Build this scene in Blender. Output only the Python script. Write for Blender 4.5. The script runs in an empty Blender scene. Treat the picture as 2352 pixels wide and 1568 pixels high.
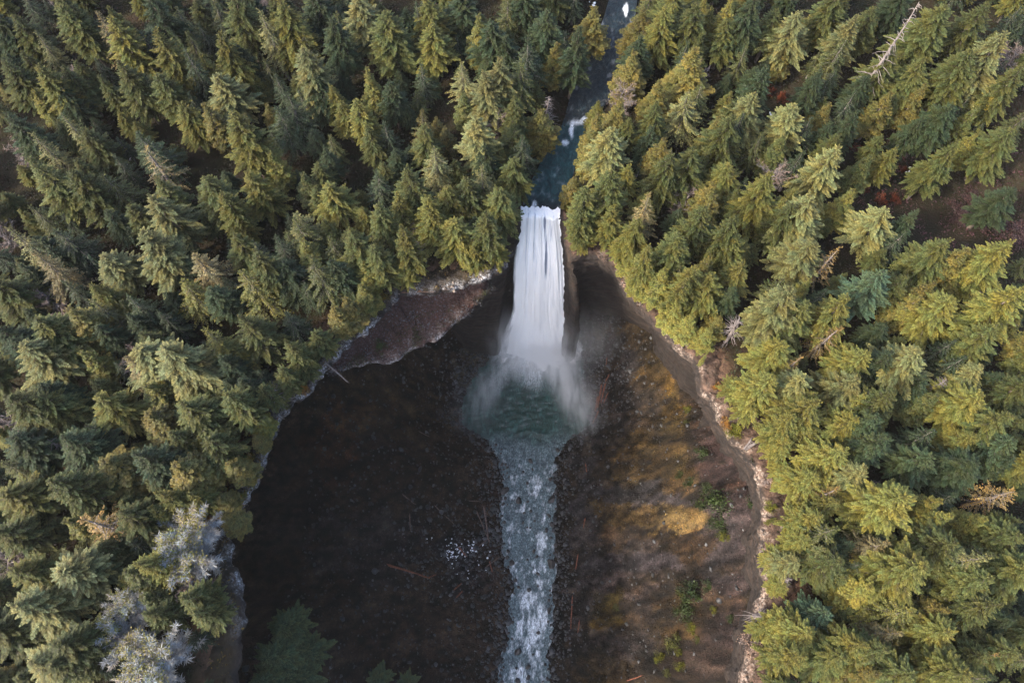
import bpy, math, random
import numpy as np
from mathutils import Vector

R_ = math.radians
scene = bpy.context.scene
col = scene.collection

# ------------------------------------------------------------------ camera
CAM_Z = 120.0
PITCH = R_(21.4)
cam_d = bpy.data.cameras.new("camera")
cam_d.sensor_width = 36.0
cam_d.lens = 36.0 * 1700 / 2352
cam_d.clip_end = 3000
cam = bpy.data.objects.new("camera", cam_d)
cam.location = (0, 0, CAM_Z)
cam.rotation_euler = (PITCH, 0, 0)
col.objects.link(cam)
scene.camera = cam

# ------------------------------------------------------------------ sky and sun
SUN_EL, SUN_AZ = R_(38), R_(242)           # azimuth clockwise from +Y
world = bpy.data.worlds.new("World")
scene.world = world
world.use_nodes = True
nt = world.node_tree
bg = nt.nodes["Background"]
sky = nt.nodes.new("ShaderNodeTexSky")
sky.sky_type = 'NISHITA'
sky.sun_disc = False
sky.sun_elevation = SUN_EL
sky.sun_rotation = SUN_AZ
sky.dust_density = 4.0
sky.air_density = 1.0
nt.links.new(sky.outputs[0], bg.inputs[0])
bg.inputs[1].default_value = 0.15
sun_d = bpy.data.lights.new("sun", 'SUN')
sun_d.energy = 2.0
sun_d.angle = R_(4.0)
sun_d.color = (1.0, 0.90, 0.74)
sun = bpy.data.objects.new("sun", sun_d)
sv = Vector((math.sin(SUN_AZ) * math.cos(SUN_EL), math.cos(SUN_AZ) * math.cos(SUN_EL), math.sin(SUN_EL)))
sun.rotation_euler = sv.to_track_quat('Z', 'Y').to_euler()
sun.location = (-60, -30, 160)
col.objects.link(sun)
scene.view_settings.view_transform = 'Standard'
scene.view_settings.look = 'None'
scene.view_settings.exposure = 2.1
scene.view_settings.gamma = 1.0
scene.render.engine = 'CYCLES'
scene.cycles.max_bounces = 6
scene.cycles.transparent_max_bounces = 12
scene.cycles.volume_bounces = 8
scene.cycles.volume_step_rate = 2.0
scene.cycles.use_denoising = True

# ------------------------------------------------------------------ helpers
def ray(px, py):
    """direction (z = -1) through a point of the 2352 x 1568 photo"""
    u, v = (px - 1176) / 1700, (784 - py) / 1700
    c, s = math.cos(PITCH), math.sin(PITCH)
    x, y, z = u, v * c + s, v * s - c
    return x / -z, y / -z

def at(px, py, z=0.0):
    dx, dy = ray(px, py)
    t = CAM_Z - z
    return dx * t, dy * t

def topix(x, y, z):
    c, s = math.cos(PITCH), math.sin(PITCH)
    z = z - CAM_Z
    yy, zz = y * c + z * s, -y * s + z * c
    return 1176 + 1700 * x / -zz, 784 - 1700 * yy / -zz, -zz

def hsh(ix, iy, iz, seed):
    n = (ix * 374761393 + iy * 668265263 + iz * 2147483647 + seed * 974711) & 0xffffffff
    n = ((n ^ (n >> 13)) * 1274126177) & 0xffffffff
    n = (n ^ (n >> 16)) & 0xffff
    return n / 65535.0 * 2 - 1

def vnoise(x, y, z=None, seed=0):
    x = np.asarray(x, float); y = np.asarray(y, float)
    z = np.zeros_like(x) if z is None else np.asarray(z, float)
    xi, yi, zi = np.floor(x).astype(np.int64), np.floor(y).astype(np.int64), np.floor(z).astype(np.int64)
    fx, fy, fz = x - xi, y - yi, z - zi
    fx, fy, fz = [f * f * (3 - 2 * f) for f in (fx, fy, fz)]
    r = 0
    for a in (0, 1):
        for b in (0, 1):
            for c in (0, 1):
                w = (fx if a else 1 - fx) * (fy if b else 1 - fy) * (fz if c else 1 - fz)
                r = r + w * hsh(xi + a, yi + b, zi + c, seed)
    return r

def fbm(x, y, z=None, seed=0, octaves=4):
    r, a = 0, 0.55
    x = np.asarray(x, float); y = np.asarray(y, float)
    z = np.zeros_like(x) if z is None else np.asarray(z, float)
    for o in range(octaves):
        r = r + a * vnoise(x, y, z, seed + o * 17)
        x, y, z, a = x * 2.03 + 11.3, y * 2.03 + 5.1, z * 2.03 + 3.7, a * 0.5
    return r

def smooth(a, b, x):
    t = np.clip((np.asarray(x, float) - a) / (b - a), 0, 1)
    return t * t * (3 - 2 * t)

def mesh_obj(name, verts, faces, mat, parent=None, attrs=None, smooth_shade=True, colors=None):
    """faces: an (n,3) or (n,4) array, or a list of such arrays"""
    me = bpy.data.meshes.new(name)
    if not isinstance(faces, list):
        faces = [faces]
    faces = [np.asarray(f, np.int32) for f in faces if len(f)]
    verts = np.asarray(verts, np.float32)
    me.vertices.add(len(verts))
    me.vertices.foreach_set("co", verts.ravel())
    loops = np.concatenate([f.ravel() for f in faces])
    tot = np.concatenate([np.full(len(f), f.shape[1], np.int32) for f in faces])
    me.loops.add(len(loops)); me.loops.foreach_set("vertex_index", loops)
    me.polygons.add(len(tot))
    st = np.concatenate([[0], np.cumsum(tot)[:-1]]).astype(np.int32)
    me.polygons.foreach_set("loop_start", st)
    me.polygons.foreach_set("loop_total", tot)
    me.update(calc_edges=True)
    if smooth_shade:
        me.polygons.foreach_set("use_smooth", np.ones(len(tot), bool))
    for k, v in (attrs or {}).items():
        a = me.attributes.new(k, 'FLOAT', 'POINT')
        a.data.foreach_set("value", np.asarray(v, np.float32))
    if colors is not None:
        a = me.attributes.new("Col", 'FLOAT_COLOR', 'POINT')
        c4 = np.ones((len(verts), 4), np.float32); c4[:, :3] = colors
        a.data.foreach_set("color", c4.ravel())
    me.validate()
    me.materials.append(mat)
    o = bpy.data.objects.new(name, me)
    col.objects.link(o)
    if parent: o.parent = parent
    return o

def tag(o, label=None, cat=None, group=None, kind=None):
    if label: o["label"] = label
    if cat: o["category"] = cat
    if group: o["group"] = group
    if kind: o["kind"] = kind
    return o

def empty(name, loc=(0, 0, 0), rz=0):
    o = bpy.data.objects.new(name, None)
    o.location = loc; o.rotation_euler = (0, 0, rz)
    o.empty_display_size = 0.5
    col.objects.link(o)
    return o

# ------------------------------------------------------------------ materials
class NT:
    def __init__(s, name):
        s.m = bpy.data.materials.new(name); s.m.use_nodes = True
        s.t = s.m.node_tree
        s.b = s.t.nodes["Principled BSDF"]; s.out = s.t.nodes["Material Output"]
        s.coord = s.t.nodes.new("ShaderNodeTexCoord")
    def n(s, typ, **kw):
        x = s.t.nodes.new(typ)
        for k, v in kw.items():
            if k.startswith('_'): x.inputs[k[1:].replace('_', ' ')].default_value = v
            else: setattr(x, k, v)
        return x
    def l(s, a, b): s.t.links.new(a, b)
    def noise(s, scale, detail=5, rough=0.6, vec=None, dist=0.0, out='Fac'):
        x = s.n("ShaderNodeTexNoise"); x.inputs['Scale'].default_value = scale
        x.inputs['Detail'].default_value = detail; x.inputs['Roughness'].default_value = rough
        x.inputs['Distortion'].default_value = dist
        s.l(vec if vec else s.coord.outputs['Object'], x.inputs['Vector'])
        return x.outputs[out]
    def ramp(s, fac, stops):
        x = s.n("ShaderNodeValToRGB"); e = x.color_ramp.elements
        e[0].position, e[0].color = stops[0][0], (*stops[0][1], 1)
        e[1].position, e[1].color = stops[-1][0], (*stops[-1][1], 1)
        for p, c in stops[1:-1]:
            q = e.new(p); q.color = (*c, 1)
        s.l(fac, x.inputs[0]); return x.outputs[0]
    def mixc(s, fac, a, b, mode='MIX'):
        x = s.n("ShaderNodeMix", data_type='RGBA', blend_type=mode)
        for i, v in ((0, fac), (6, a), (7, b)):
            if hasattr(v, 'links'): s.l(v, x.inputs[i])
            elif i == 0: x.inputs[0].default_value = v
            else: x.inputs[i].default_value = (*v, 1)
        return x.outputs[2]
    def math(s, op, a, b=None, clamp=False):
        x = s.n("ShaderNodeMath", operation=op, use_clamp=clamp)
        for i, v in ((0, a), (1, b)):
            if v is None: continue
            if hasattr(v, 'links'): s.l(v, x.inputs[i])
            else: x.inputs[i].default_value = v
        return x.outputs[0]
    def attr(s, name, out='Fac'):
        x = s.n("ShaderNodeAttribute", attribute_name=name); return x.outputs[out]
    def mapv(s, scale=(1, 1, 1), rot=(0, 0, 0)):
        x = s.n("ShaderNodeMapping"); x.inputs['Scale'].default_value = scale; x.inputs['Rotation'].default_value = rot
        s.l(s.coord.outputs['Object'], x.inputs[0]); return x.outputs[0]
    def bump(s, h, strength=0.5, dist=0.3):
        x = s.n("ShaderNodeBump"); x.inputs['Strength'].default_value = strength; x.inputs['Distance'].default_value = dist
        s.l(h, x.inputs['Height']); s.l(x.outputs[0], s.b.inputs['Normal'])
    def base(s, c, rough=0.8, spec=0.3):
        if hasattr(c, 'links'): s.l(c, s.b.inputs['Base Color'])
        else: s.b.inputs['Base Color'].default_value = (*c, 1)
        s.b.inputs['Roughness'].default_value = rough
        s.b.inputs['Specular IOR Level'].default_value = spec
        return s.m

def mat_foliage(name, tipgain=1.9, transl=0.25, rough=0.55):
    """needles tinted by the object's own colour, paler new growth at the tips"""
    s = NT(name)
    oi = s.n("ShaderNodeObjectInfo")
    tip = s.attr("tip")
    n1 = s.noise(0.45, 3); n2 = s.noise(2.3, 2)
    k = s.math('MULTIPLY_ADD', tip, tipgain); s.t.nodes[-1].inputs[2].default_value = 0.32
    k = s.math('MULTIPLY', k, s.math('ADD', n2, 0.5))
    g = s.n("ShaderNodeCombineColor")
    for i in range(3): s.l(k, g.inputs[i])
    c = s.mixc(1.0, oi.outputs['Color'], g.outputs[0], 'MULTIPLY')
    warm = s.mixc(1.0, c, (1.18, 1.0, 0.70), 'MULTIPLY')
    cool = s.mixc(1.0, c, (0.84, 1.0, 1.02), 'MULTIPLY')
    c = s.mixc(s.ramp(n1, [(0.36, (0, 0, 0)), (0.62, (1, 1, 1))]), cool, warm)
    s.base(c, rough, 0.25)
    tr = s.n("ShaderNodeBsdfTranslucent"); s.l(c, tr.inputs[0])
    mx = s.n("ShaderNodeMixShader"); mx.inputs[0].default_value = transl
    s.l(s.b.outputs[0], mx.inputs[1]); s.l(tr.outputs[0], mx.inputs[2]); s.l(mx.outputs[0], s.out.inputs[0])
    return s.m

def mat_simple(name, stops, scale=3.0, rough=0.85, bump=0.4, vec=None, spec=0.25):
    s = NT(name)
    f = s.noise(scale, 6, 0.65)
    s.base(s.ramp(f, stops), rough, spec)
    if bump: s.bump(f, bump, 0.3)
    return s.m

M = {}
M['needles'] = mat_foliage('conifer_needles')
M['twigs'] = mat_foliage('grey_twigs', 1.2, 0.0, 0.8)
M['bark'] = mat_simple('bark', [(0.3, (0.05, 0.038, 0.03)), (0.7, (0.16, 0.13, 0.11))], 4)
M['deadwood'] = mat_simple('dead_wood', [(0.3, (0.08, 0.066, 0.062)), (0.7, (0.20, 0.175, 0.17))], 3)
M['redwood'] = mat_simple('rotten_red_wood', [(0.3, (0.07, 0.028, 0.018)), (0.7, (0.24, 0.095, 0.055))], 3)
M['snow'] = mat_simple('snow', [(0.3, (0.7, 0.74, 0.8)), (0.7, (0.85, 0.88, 0.92))], 1, 0.6)

# forest floor
s = NT('forest_floor')
n1 = s.noise(0.12, 6, 0.65); n2 = s.noise(1.3, 8, 0.7)
c = s.ramp(n1, [(0.3, (0.010, 0.012, 0.006)), (0.5, (0.020, 0.013, 0.009)), (0.7, (0.034, 0.020, 0.014))])
c = s.mixc(s.ramp(n2, [(0.35, (0, 0, 0)), (0.7, (1, 1, 1))]), c, (0.018, 0.020, 0.009))
edge = s.attr('rimzone')
c = s.mixc(s.math('MULTIPLY', edge, s.ramp(n2, [(0.3, (0.35, 0.35, 0.35)), (0.6, (1, 1, 1))])), c, (0.17, 0.10, 0.07))
s.base(c, 0.95, 0.1); s.bump(n2, 0.8, 0.5)
M['floor'] = s.m

# cliff rock: dark layered basalt, pale weathered lip
s = NT('cliff_rock')
v = s.mapv((0.25, 0.25, 0.9))
n1 = s.noise(1.0, 8, 0.65, v, 0.6); n2 = s.noise(3.0, 6, 0.7)
c = s.ramp(n1, [(0.3, (0.008, 0.007, 0.007)), (0.5, (0.020, 0.015, 0.013)), (0.7, (0.045, 0.030, 0.023))])
red = s.attr('ledge')
cr = s.ramp(n2, [(0.3, (0.012, 0.009, 0.008)), (0.45, (0.030, 0.020, 0.017)), (0.52, (0.060, 0.024, 0.016)), (0.58, (0.040, 0.034, 0.034)), (0.68, (0.12, 0.13, 0.15))])
c = s.mixc(red, c, cr)
lip = s.attr('lip')
pale = s.ramp(s.noise(2.2, 6, 0.7), [(0.3, (0.05, 0.03, 0.02)), (0.48, (0.20, 0.14, 0.11)), (0.62, (0.42, 0.36, 0.31))])
wpale = s.ramp(s.noise(2.8, 6, 0.7), [(0.3, (0.03, 0.03, 0.03)), (0.5, (0.20, 0.19, 0.19)), (0.65, (0.60, 0.61, 0.64))])
pale = s.mixc(s.attr('frost'), pale, wpale)
soil = s.ramp(s.noise(0.8, 8, 0.7), [(0.3, (0.018, 0.014, 0.008)), (0.5, (0.050, 0.030, 0.021)), (0.7, (0.12, 0.075, 0.055))])
soil2 = s.ramp(s.noise(0.8, 8, 0.7), [(0.3, (0.015, 0.014, 0.007)), (0.5, (0.026, 0.018, 0.011)), (0.7, (0.04, 0.032, 0.014))])
c = s.mixc(s.attr('soil'), c, s.mixc(s.attr('frost'), soil, soil2))
n3 = s.noise(0.33, 4, 0.6)
lf = s.math('MULTIPLY', s.math('MULTIPLY', lip, s.ramp(n3, [(0.44, (0.0, 0.0, 0.0)), (0.56, (1, 1, 1))])), s.ramp(n2, [(0.40, (0.0, 0.0, 0.0)), (0.54, (1, 1, 1))]))
c = s.mixc(lf, c, pale)
s.base(c, 0.85, 0.25); s.bump(n1, 1.0, 0.9)
M['cliff'] = s.m

# canyon floor: colour zones (scree, moss, dry grass, brush) by vertex colour, broken up by noise
s = NT('canyon_floor')
vc = s.attr('Col', 'Color')
n1 = s.noise(0.9, 8, 0.7); n2 = s.noise(4.0, 6, 0.75)
k = s.ramp(n1, [(0.3, (0.35, 0.35, 0.35)), (0.7, (1.7, 1.65, 1.6))])
c = s.mixc(1.0, vc, k, 'MULTIPLY')
k2 = s.ramp(n2, [(0.32, (0.3, 0.3, 0.32)), (0.68, (1.8, 1.8, 1.8))])
c = s.mixc(1.0, c, k2, 'MULTIPLY')
n5 = s.noise(9.0, 3, 0.7)
c = s.mixc(1.0, c, s.ramp(n5, [(0.35, (0.45, 0.45, 0.45)), (0.65, (1.6, 1.6, 1.6))]), 'MULTIPLY')
s.base(c, 0.9, 0.2)
s.bump(s.math('ADD', n1, s.math('MULTIPLY', n2, 0.5)), 1.0, 1.2)
M['canyon'] = s.m

s = NT('scree_stone')
oi = s.attr('tone')
n1 = s.noise(1.2, 5, 0.7)
c = s.mixc(oi, (0.012, 0.013, 0.015), (0.13, 0.14, 0.155))
c = s.mixc(1.0, c, s.ramp(n1, [(0.3, (0.5, 0.5, 0.5)), (0.7, (1.5, 1.4, 1.3))]), 'MULTIPLY')
s.base(c, 0.6, 0.4)
M['scree'] = s.m
M['boulder'] = mat_simple('wet_boulder', [(0.3, (0.012, 0.012, 0.012)), (0.7, (0.055, 0.045, 0.04))], 1.5, 0.45, 0.8, spec=0.5)

# creek below the falls
s = NT('creek_water')
foam = s.attr('foam'); deep = s.attr('deep')
va = s.mapv((1, 0.6, 1))
n1 = s.noise(0.9, 8, 0.75, va, 0.8); n2 = s.noise(3.5, 6, 0.8, va)
c1 = s.ramp(n2, [(0.3, (0.012, 0.028, 0.036)), (0.5, (0.052, 0.088, 0.100)), (0.64, (0.26, 0.33, 0.35))])
c2 = s.ramp(n1, [(0.35, (0.002, 0.015, 0.012)), (0.52, (0.006, 0.038, 0.031)), (0.66, (0.030, 0.105, 0.090))])
c1 = s.mixc(1.0, c1, s.ramp(n1, [(0.34, (0.35, 0.38, 0.4)), (0.5, (0.85, 0.85, 0.85)), (0.68, (1.7, 1.65, 1.6))]), 'MULTIPLY')
c = s.mixc(deep, c1, c2)
n4 = s.noise(1.5, 6, 0.75, s.mapv((2.4, .7, 1)), 1.2)
ff = s.math('MULTIPLY', s.math('MULTIPLY', foam, s.ramp(n4, [(0.40, (0.05, 0.05, 0.05)), (0.56, (1, 1, 1))])), s.ramp(n2, [(0.35, (0.3, 0.3, 0.3)), (0.5, (1, 1, 1))]))
c = s.mixc(ff, c, (0.82, 0.87, 0.92))
s.base(c, 0.3, 0.5)
s.bump(s.math('ADD', n1, s.math('MULTIPLY', n2, 0.4)), 0.6, 0.5)
M['creek'] = s.m

s = NT('river_water')
foam = s.attr('foam'); teal = s.attr('teal')
va = s.mapv((1, 0.55, 1), (0, 0, R_(-14)))
n1 = s.noise(1.1, 8, 0.7, va, 1.0); n2 = s.noise(4, 6, 0.8, va)
c = s.ramp(n1, [(0.35, (0.002, 0.004, 0.006)), (0.55, (0.005, 0.011, 0.016)), (0.72, (0.026, 0.046, 0.058))])
c3 = s.ramp(n1, [(0.35, (0.005, 0.022, 0.028)), (0.58, (0.014, 0.055, 0.062)), (0.72, (0.06, 0.13, 0.13))])
c = s.mixc(teal, c, c3)
c = s.mixc(s.math('MULTIPLY', foam, s.ramp(n2, [(0.35, (0.3, 0.3, 0.3)), (0.55, (1, 1, 1))])), c, (0.8, 0.86, 0.92))
s.base(c, 0.3, 0.3); s.bump(n1, 0.8, 0.6)
M['river'] = s.m

# falling water
s = NT('falling_water')
va = s.mapv((1.1, 0.4, 0.035)); vb = s.mapv((3.5, 0.8, 0.05))
n1 = s.noise(1.0, 5, 0.6, va); n2 = s.noise(1.0, 4, 0.6, vb)
hh = s.attr('drop')
thin = s.math('ADD', s.math('MULTIPLY', s.math('SUBTRACT', n1, 0.50), 3.2), s.math('MULTIPLY', s.math('SUBTRACT', n2, 0.5), 1.6))
slot = s.attr('slot')
thin = s.math('SUBTRACT', thin, s.math('MULTIPLY', slot, 1.1))
thin = s.math('ADD', thin, s.math('ADD', hh, 1.0), True)
c = s.ramp(thin, [(0.0, (0.22, 0.25, 0.32)), (0.40, (0.70, 0.73, 0.80)), (0.8, (0.97, 0.97, 0.98))])
s.base(c, 0.7, 0.1)
s.b.inputs['Subsurface Weight'].default_value = 0.0
s.bump(n2, 0.35, 0.4)
alpha = s.attr('edge')
al = s.math('MULTIPLY', alpha, s.math('ADD', s.math('MULTIPLY', alpha, 1.5), s.math('MULTIPLY', s.math('SUBTRACT', n2, 0.35), 2.0)), True)
s.l(al, s.b.inputs['Alpha'])
M['falls'] = s.m

# ------------------------------------------------------------------ terrain shapes
RIV = [(492, 1196, 1287), (440, 1222, 1292), (410, 1237, 1299), (340, 1272, 1320), (280, 1310, 1352), (240, 1320, 1384),
       (190, 1336, 1408), (120, 1373, 1430), (60, 1396, 1442), (0, 1414, 1450), (-80, 1425, 1480), (-200, 1450, 1520)]
_r = [(at(xl, py, -2.5), at(xr, py, -2.5)) for py, xl, xr in RIV]
riv_y = np.array([a[1] for a, b in _r]); riv_l = np.array([a[0] for a, b in _r]); riv_r = np.array([b[0] for a, b in _r])
STEP_Y = at(1330, 283, -2)[1]

def river_dist(x, y):
    """metres outside the river bank (negative in the channel)"""
    l = np.interp(y, riv_y, riv_l); r = np.interp(y, riv_y, riv_r)
    d = np.maximum(l - x, x - r)
    return np.where(np.asarray(y) < riv_y[0] - 1.0, 50.0, d)

def river_z(y):
    return -2.6 + 1.6 * smooth(STEP_Y - 0.5, STEP_Y + 0.6, y) + 0.02 * np.maximum(np.asarray(y) - STEP_Y, 0)

DIP = at(2180, 450, -6)
def plateau_h(x, y):
    x = np.asarray(x, float); y = np.asarray(y, float)
    h = 1.6 * fbm(x / 26, y / 26, seed=3) + 0.5 * fbm(x / 5, y / 5, seed=9)
    h = h - 9 * np.exp(-(((x - DIP[0]) / 22) ** 2 + ((y - DIP[1]) / 17) ** 2))
    d = river_dist(x, y)
    t = smooth(-1.0, 6.0, d + 1.0 * fbm(x / 3, y / 3, seed=5))
    return (river_z(y) - 1.3) * (1 - t) + h * t

RIM_PX = [(600, 2600), (575, 1900), (560, 1620), (552, 1540), (545, 1460), (556, 1410), (540, 1350), (531, 1290), (536, 1235),
          (552, 1180), (566, 1120), (600, 1060), (622, 1000), (655, 950), (690, 915), (712, 880), (752, 832), (790, 792),
          (835, 752), (880, 712), (925, 672), (985, 668), (1040, 655), (1090, 640), (1130, 622), (1168, 604), (1183, 570),
          (1192, 530), (1196, 476), (1287, 476), (1293, 530), (1298, 565), (1312, 594), (1375, 592), (1408, 625),
          (1432, 660), (1458, 694), (1495, 732), (1528, 765), (1568, 812), (1592, 850), (1612, 885), (1632, 930),
          (1645, 965), (1672, 1000), (1700, 1030), (1722, 1062), (1740, 1100), (1752, 1140), (1756, 1180), (1741, 1215),
          (1748, 1260), (1752, 1300), (1752, 1350), (1740, 1400), (1733, 1440), (1724, 1480), (1712, 1520), (1706, 1568),
          (1700, 1700), (1690, 2000), (1660, 2600)]
rim = []
_p = [at(px, py, 0) for px, py in RIM_PX]
for i in range(len(_p) - 1):
    a, b = np.array(_p[i]), np.array(_p[i + 1])
    n = max(1, int(np.linalg.norm(b - a) / 0.7))
    for k in range(n): rim.append((a + (b - a) * k / n, i + k / n))
rim.append((np.array(_p[-1]), len(_p) - 1))
rim_s = np.array([r[1] for r in rim]); rim_p = np.array([r[0] for r in rim])
rim_p0 = rim_p.copy()
# small raggedness along the edge
_tn = np.gradient(rim_p, axis=0); _tn /= np.linalg.norm(_tn, axis=1)[:, None] + 1e-9
_nn = np.stack([-_tn[:, 1], _tn[:, 0]], 1)        # outward (left of travel is outside: travelling up the left rim)
away = np.where((rim_s > 25.5) & (rim_s < 32), 0.15, 1.0)
rim_p = rim_p + _nn * ((1.1 + .7 * (rim_s < 14)) * fbm(rim_p[:, 0] / 3.5, rim_p[:, 1] / 3.5, seed=21, octaves=5) * away)[:, None]

def inside_poly(x, y, poly):
    x = np.asarray(x, float); y = np.asarray(y, float)
    r = np.zeros(x.shape, bool)
    n = len(poly)
    for i in range(n):
        x1, y1 = poly[i]; x2, y2 = poly[(i + 1) % n]
        if y1 == y2: continue
        c = ((y1 > y) != (y2 > y)) & (x < (x2 - x1) * (y - y1) / (y2 - y1) + x1)
        r ^= c
    return r
rim_poly = [tuple(p) for p in rim_p[::3]] + [tuple(rim_p[-1])]
def rim_dist(x, y):
    x = np.atleast_1d(x); y = np.atleast_1d(y)
    d = np.full(x.shape, 1e9)
    for p in rim_p[::2]: d = np.minimum(d, (x - p[0]) ** 2 + (y - p[1]) ** 2)
    return np.sqrt(d)

def chan(y):
    w = np.interp(y, [-90, -18, -12, -6, -1, 6, 9.5, 15, 25, 36, 41, 46, 50, 60, 70, 74, 78], [6, 6, 5.7, 4.9, 4.6, 4.9, 4.3, 5.4, 6.4, 5.9, 6.8, 9.6, 16.5, 15.0, 11.5, 8.5, 4])
    c = np.interp(y, [-90, -18, -12, -6, -1, 6, 9.5, 15, 25, 36, 46, 50, 60, 72], [1.5, 2.2, 2.4, 2.7, 4.2, 4.4, 5.5, 4.4, 3.7, 4.3, 4.0, 3.6, 4.0, 7.0])
    return c, w

def floor_h(x, y):
    x = np.asarray(x, float); y = np.asarray(y, float)
    c, w = chan(y)
    s = x - c
    d = np.abs(s) - w + 1.5 * fbm(x / 2.6, y / 2.6, seed=31) + 0.7 * fbm(x / 0.8, y / 0.8, seed=32, octaves=2)
    h = -66.75 + 0.0 * x
    shf = np.maximum(0, w - 7)
    h = h + smooth(7, 44, -s - shf) * 20
    r = smooth(5, 44, s - shf)
    h = h + r * (34 - 17 * smooth(25, 55, y)) + 21 * smooth(25, 39, s + 5 * fbm(x / 7, y / 7, seed=38)) * (1 - smooth(30, 58, y))
    bd = np.hypot((x - 4) / 1.3, y - 60)
    h = h + 24 * smooth(14.5, 34, bd) * smooth(42, 60, y)
    h = h + 26 * smooth(-27, -42, x) * smooth(12, -6, y)
    amp = smooth(0, 14, np.abs(s) - w)
    h = h + amp * (2.6 * fbm(x / 9, y / 9, seed=33) + 1.0 * fbm(x / 2.5, y / 2.5, seed=34))
    # gullies running down the right slope
    h = h - amp * r * 4.0 * np.abs(fbm(x / 22 + y / 40, y / 5.5 - x / 14, seed=37)) + amp * .9 * np.abs(fbm(x / 1.8, y / 1.8, seed=39))
    h = h + (0.35 + .5 * amp * (s > 0)) * fbm(x / 0.9, y / 0.9, seed=35, octaves=3) + amp * (s > 0) * .8 * fbm(x / 2.8, y / 2.2, seed=36)
    h = h - 2.0 * (1 - smooth(-0.8, 1.6, d))
    return h

def grid(x0, x1, y0, y1, step):
    nx, ny = int((x1 - x0) / step) + 1, int((y1 - y0) / step) + 1
    X, Y = np.meshgrid(np.linspace(x0, x1, nx), np.linspace(y0, y1, ny))
    idx = np.arange(nx * ny).reshape(ny, nx)
    F = np.stack([idx[:-1, :-1], idx[:-1, 1:], idx[1:, 1:], idx[1:, :-1]], -1).reshape(-1, 4)
    return X.ravel(), Y.ravel(), F

# ---- plateau
X, Y, F = grid(-175, 175, -75, 215, 1.4)
ins = inside_poly(X, Y, rim_poly)
Z = plateau_h(X, Y)
rd = rim_dist(X, Y)
keep = ~(ins[F].all(axis=1))
# vertices of cut cells inside the canyon are pulled down out of sight under the lip
Z = np.where(ins, Z, Z)
cut = ins
Fk = F[keep]
bad = ins[Fk].any(axis=1)
Fk = Fk[~bad]
ground = mesh_obj("forest_ground", np.stack([X, Y, Z], 1), Fk, M['floor'],
                  attrs={'rimzone': 1 - smooth(2.5, 7.5, rd + 2.5 * fbm(X / 6, Y / 6, seed=41))})
tag(ground, kind="structure")

# ---- cliff: strip of rows following the rim
ns = len(rim_p)
tn = np.gradient(rim_p, axis=0)
ks = np.ones(9) / 9
tn = np.stack([np.convolve(np.pad(tn[:, i], 4, 'edge'), ks, 'valid') for i in (0, 1)], 1)
tn /= np.linalg.norm(tn, axis=1)[:, None] + 1e-9
nrm = np.stack([-tn[:, 1], tn[:, 0]], 1)
ledge_w = smooth(15.7, 18.5, rim_s) * (1 - smooth(22.0, 24.6, rim_s))
# shelf width in metres along the left rim
shelf = 9.0 * np.interp(rim_s, [15.5, 17, 18.5, 20, 21.2, 23, 24.5], [0, .55, .95, 1.1, .85, .5, 0])
notch = smooth(25.0, 27.0, rim_s) * (1 - smooth(30.5, 33, rim_s))
under = np.interp(rim_s, [0, 6, 10, 20, 25, 27, 29, 31, 34, 40, 46, 50, 61], [18, 20, 23, 23, 18, 5, 3, 6, 18, 13, 8, 6, 6])
rows = [  # (outward metres, z, undercut share, shelf share, lip share)
    (5.0, -0.15, 0, 0, 0.0), (3.6, 0.22, 0, 0, 0.0), (1.6, 0.40, 0, 0, 0.12), (0.55, 0.30, 0, 0, .9), (0.0, -0.15, 0, 0, 1.0), (-0.15, -1.1, 0, 0, .6),
    (0.05, -2.3, .03, 0, .1), (0.1, -4.0, 0.08, 0, 0), (0.0, -6.5, .16, 0.12, 0), (0, -7.3, .17, 0.40, 0), (0, -7.9, .18, 0.75, 0.0), (0, -8.3, .19, 1.1, .2),
    (0, -8.8, .20, 1.2, 1.0), (0, -9.9, .22, 1.2, .5), (0, -12, .30, 0.9, 0), (0, -16, .42, 0.5, 0), (0, -21, .55, 0.1, 0),
    (0, -27, .68, 0, 0), (0, -33, .78, 0, 0), (0, -40, .87, 0, 0), (0, -48, .95, 0, 0), (0, -57, 1, 0, 0), (0, -66, 1, 0, 0), (0, -78, 1, 0, 0)]
V, lipA, ledA, frA, soA = [], [], [], [], []
for k, (o, z, us, ss, lp) in enumerate(rows):
    off = o + us * under * (1 - 0.0 * notch) - ss * shelf
    p = rim_p + nrm * off[:, None]
    zz = np.full(ns, float(z))
    if k <= 4: zz = zz + plateau_h(p[:, 0], p[:, 1])
    elif k <= 7: zz = zz + plateau_h(rim_p[:, 0], rim_p[:, 1]) * (1 - k / 9)
    if 2 <= k:
        a = 0.25 if k < 7 else 1.0
        if z > -12: a = min(a, 0.7)
        nz = fbm(p[:, 0] / 3.2, p[:, 1] / 3.2, np.full(ns, z / 3.0), seed=51)
        p = p + nrm * (a * 1.9 * nz * (1 - .75 * notch))[:, None]
        zz = zz + a * 0.7 * fbm(p[:, 0] / 2.1, p[:, 1] / 2.1, np.full(ns, z / 4.0), seed=52) * (0 if k < 3 else 1)
    V.append(np.column_stack([p, zz]))
    is2 = lp if k < 6 else lp * np.minimum(1, shelf / 3)
    lipA.append(np.full(ns, 1.0) * is2 * (1 - smooth(24.5, 26, rim_s) * (1 - smooth(37.5, 39.5, rim_s))) * np.where((k < 6) & (rim_s < 14), .85 * smooth(3.5, 5.5, rim_s), 1) * (1 if k != 3 else .6))
    ledA.append(np.full(ns, 1.0 if 6 <= k <= 13 else 0.0) * np.minimum(1, shelf / 2.2))
    soA.append(np.full(ns, 1.0 if k < 4 else 0.0))
    frA.append(1 - smooth(26, 30, rim_s))
V = np.concatenate(V)
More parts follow.
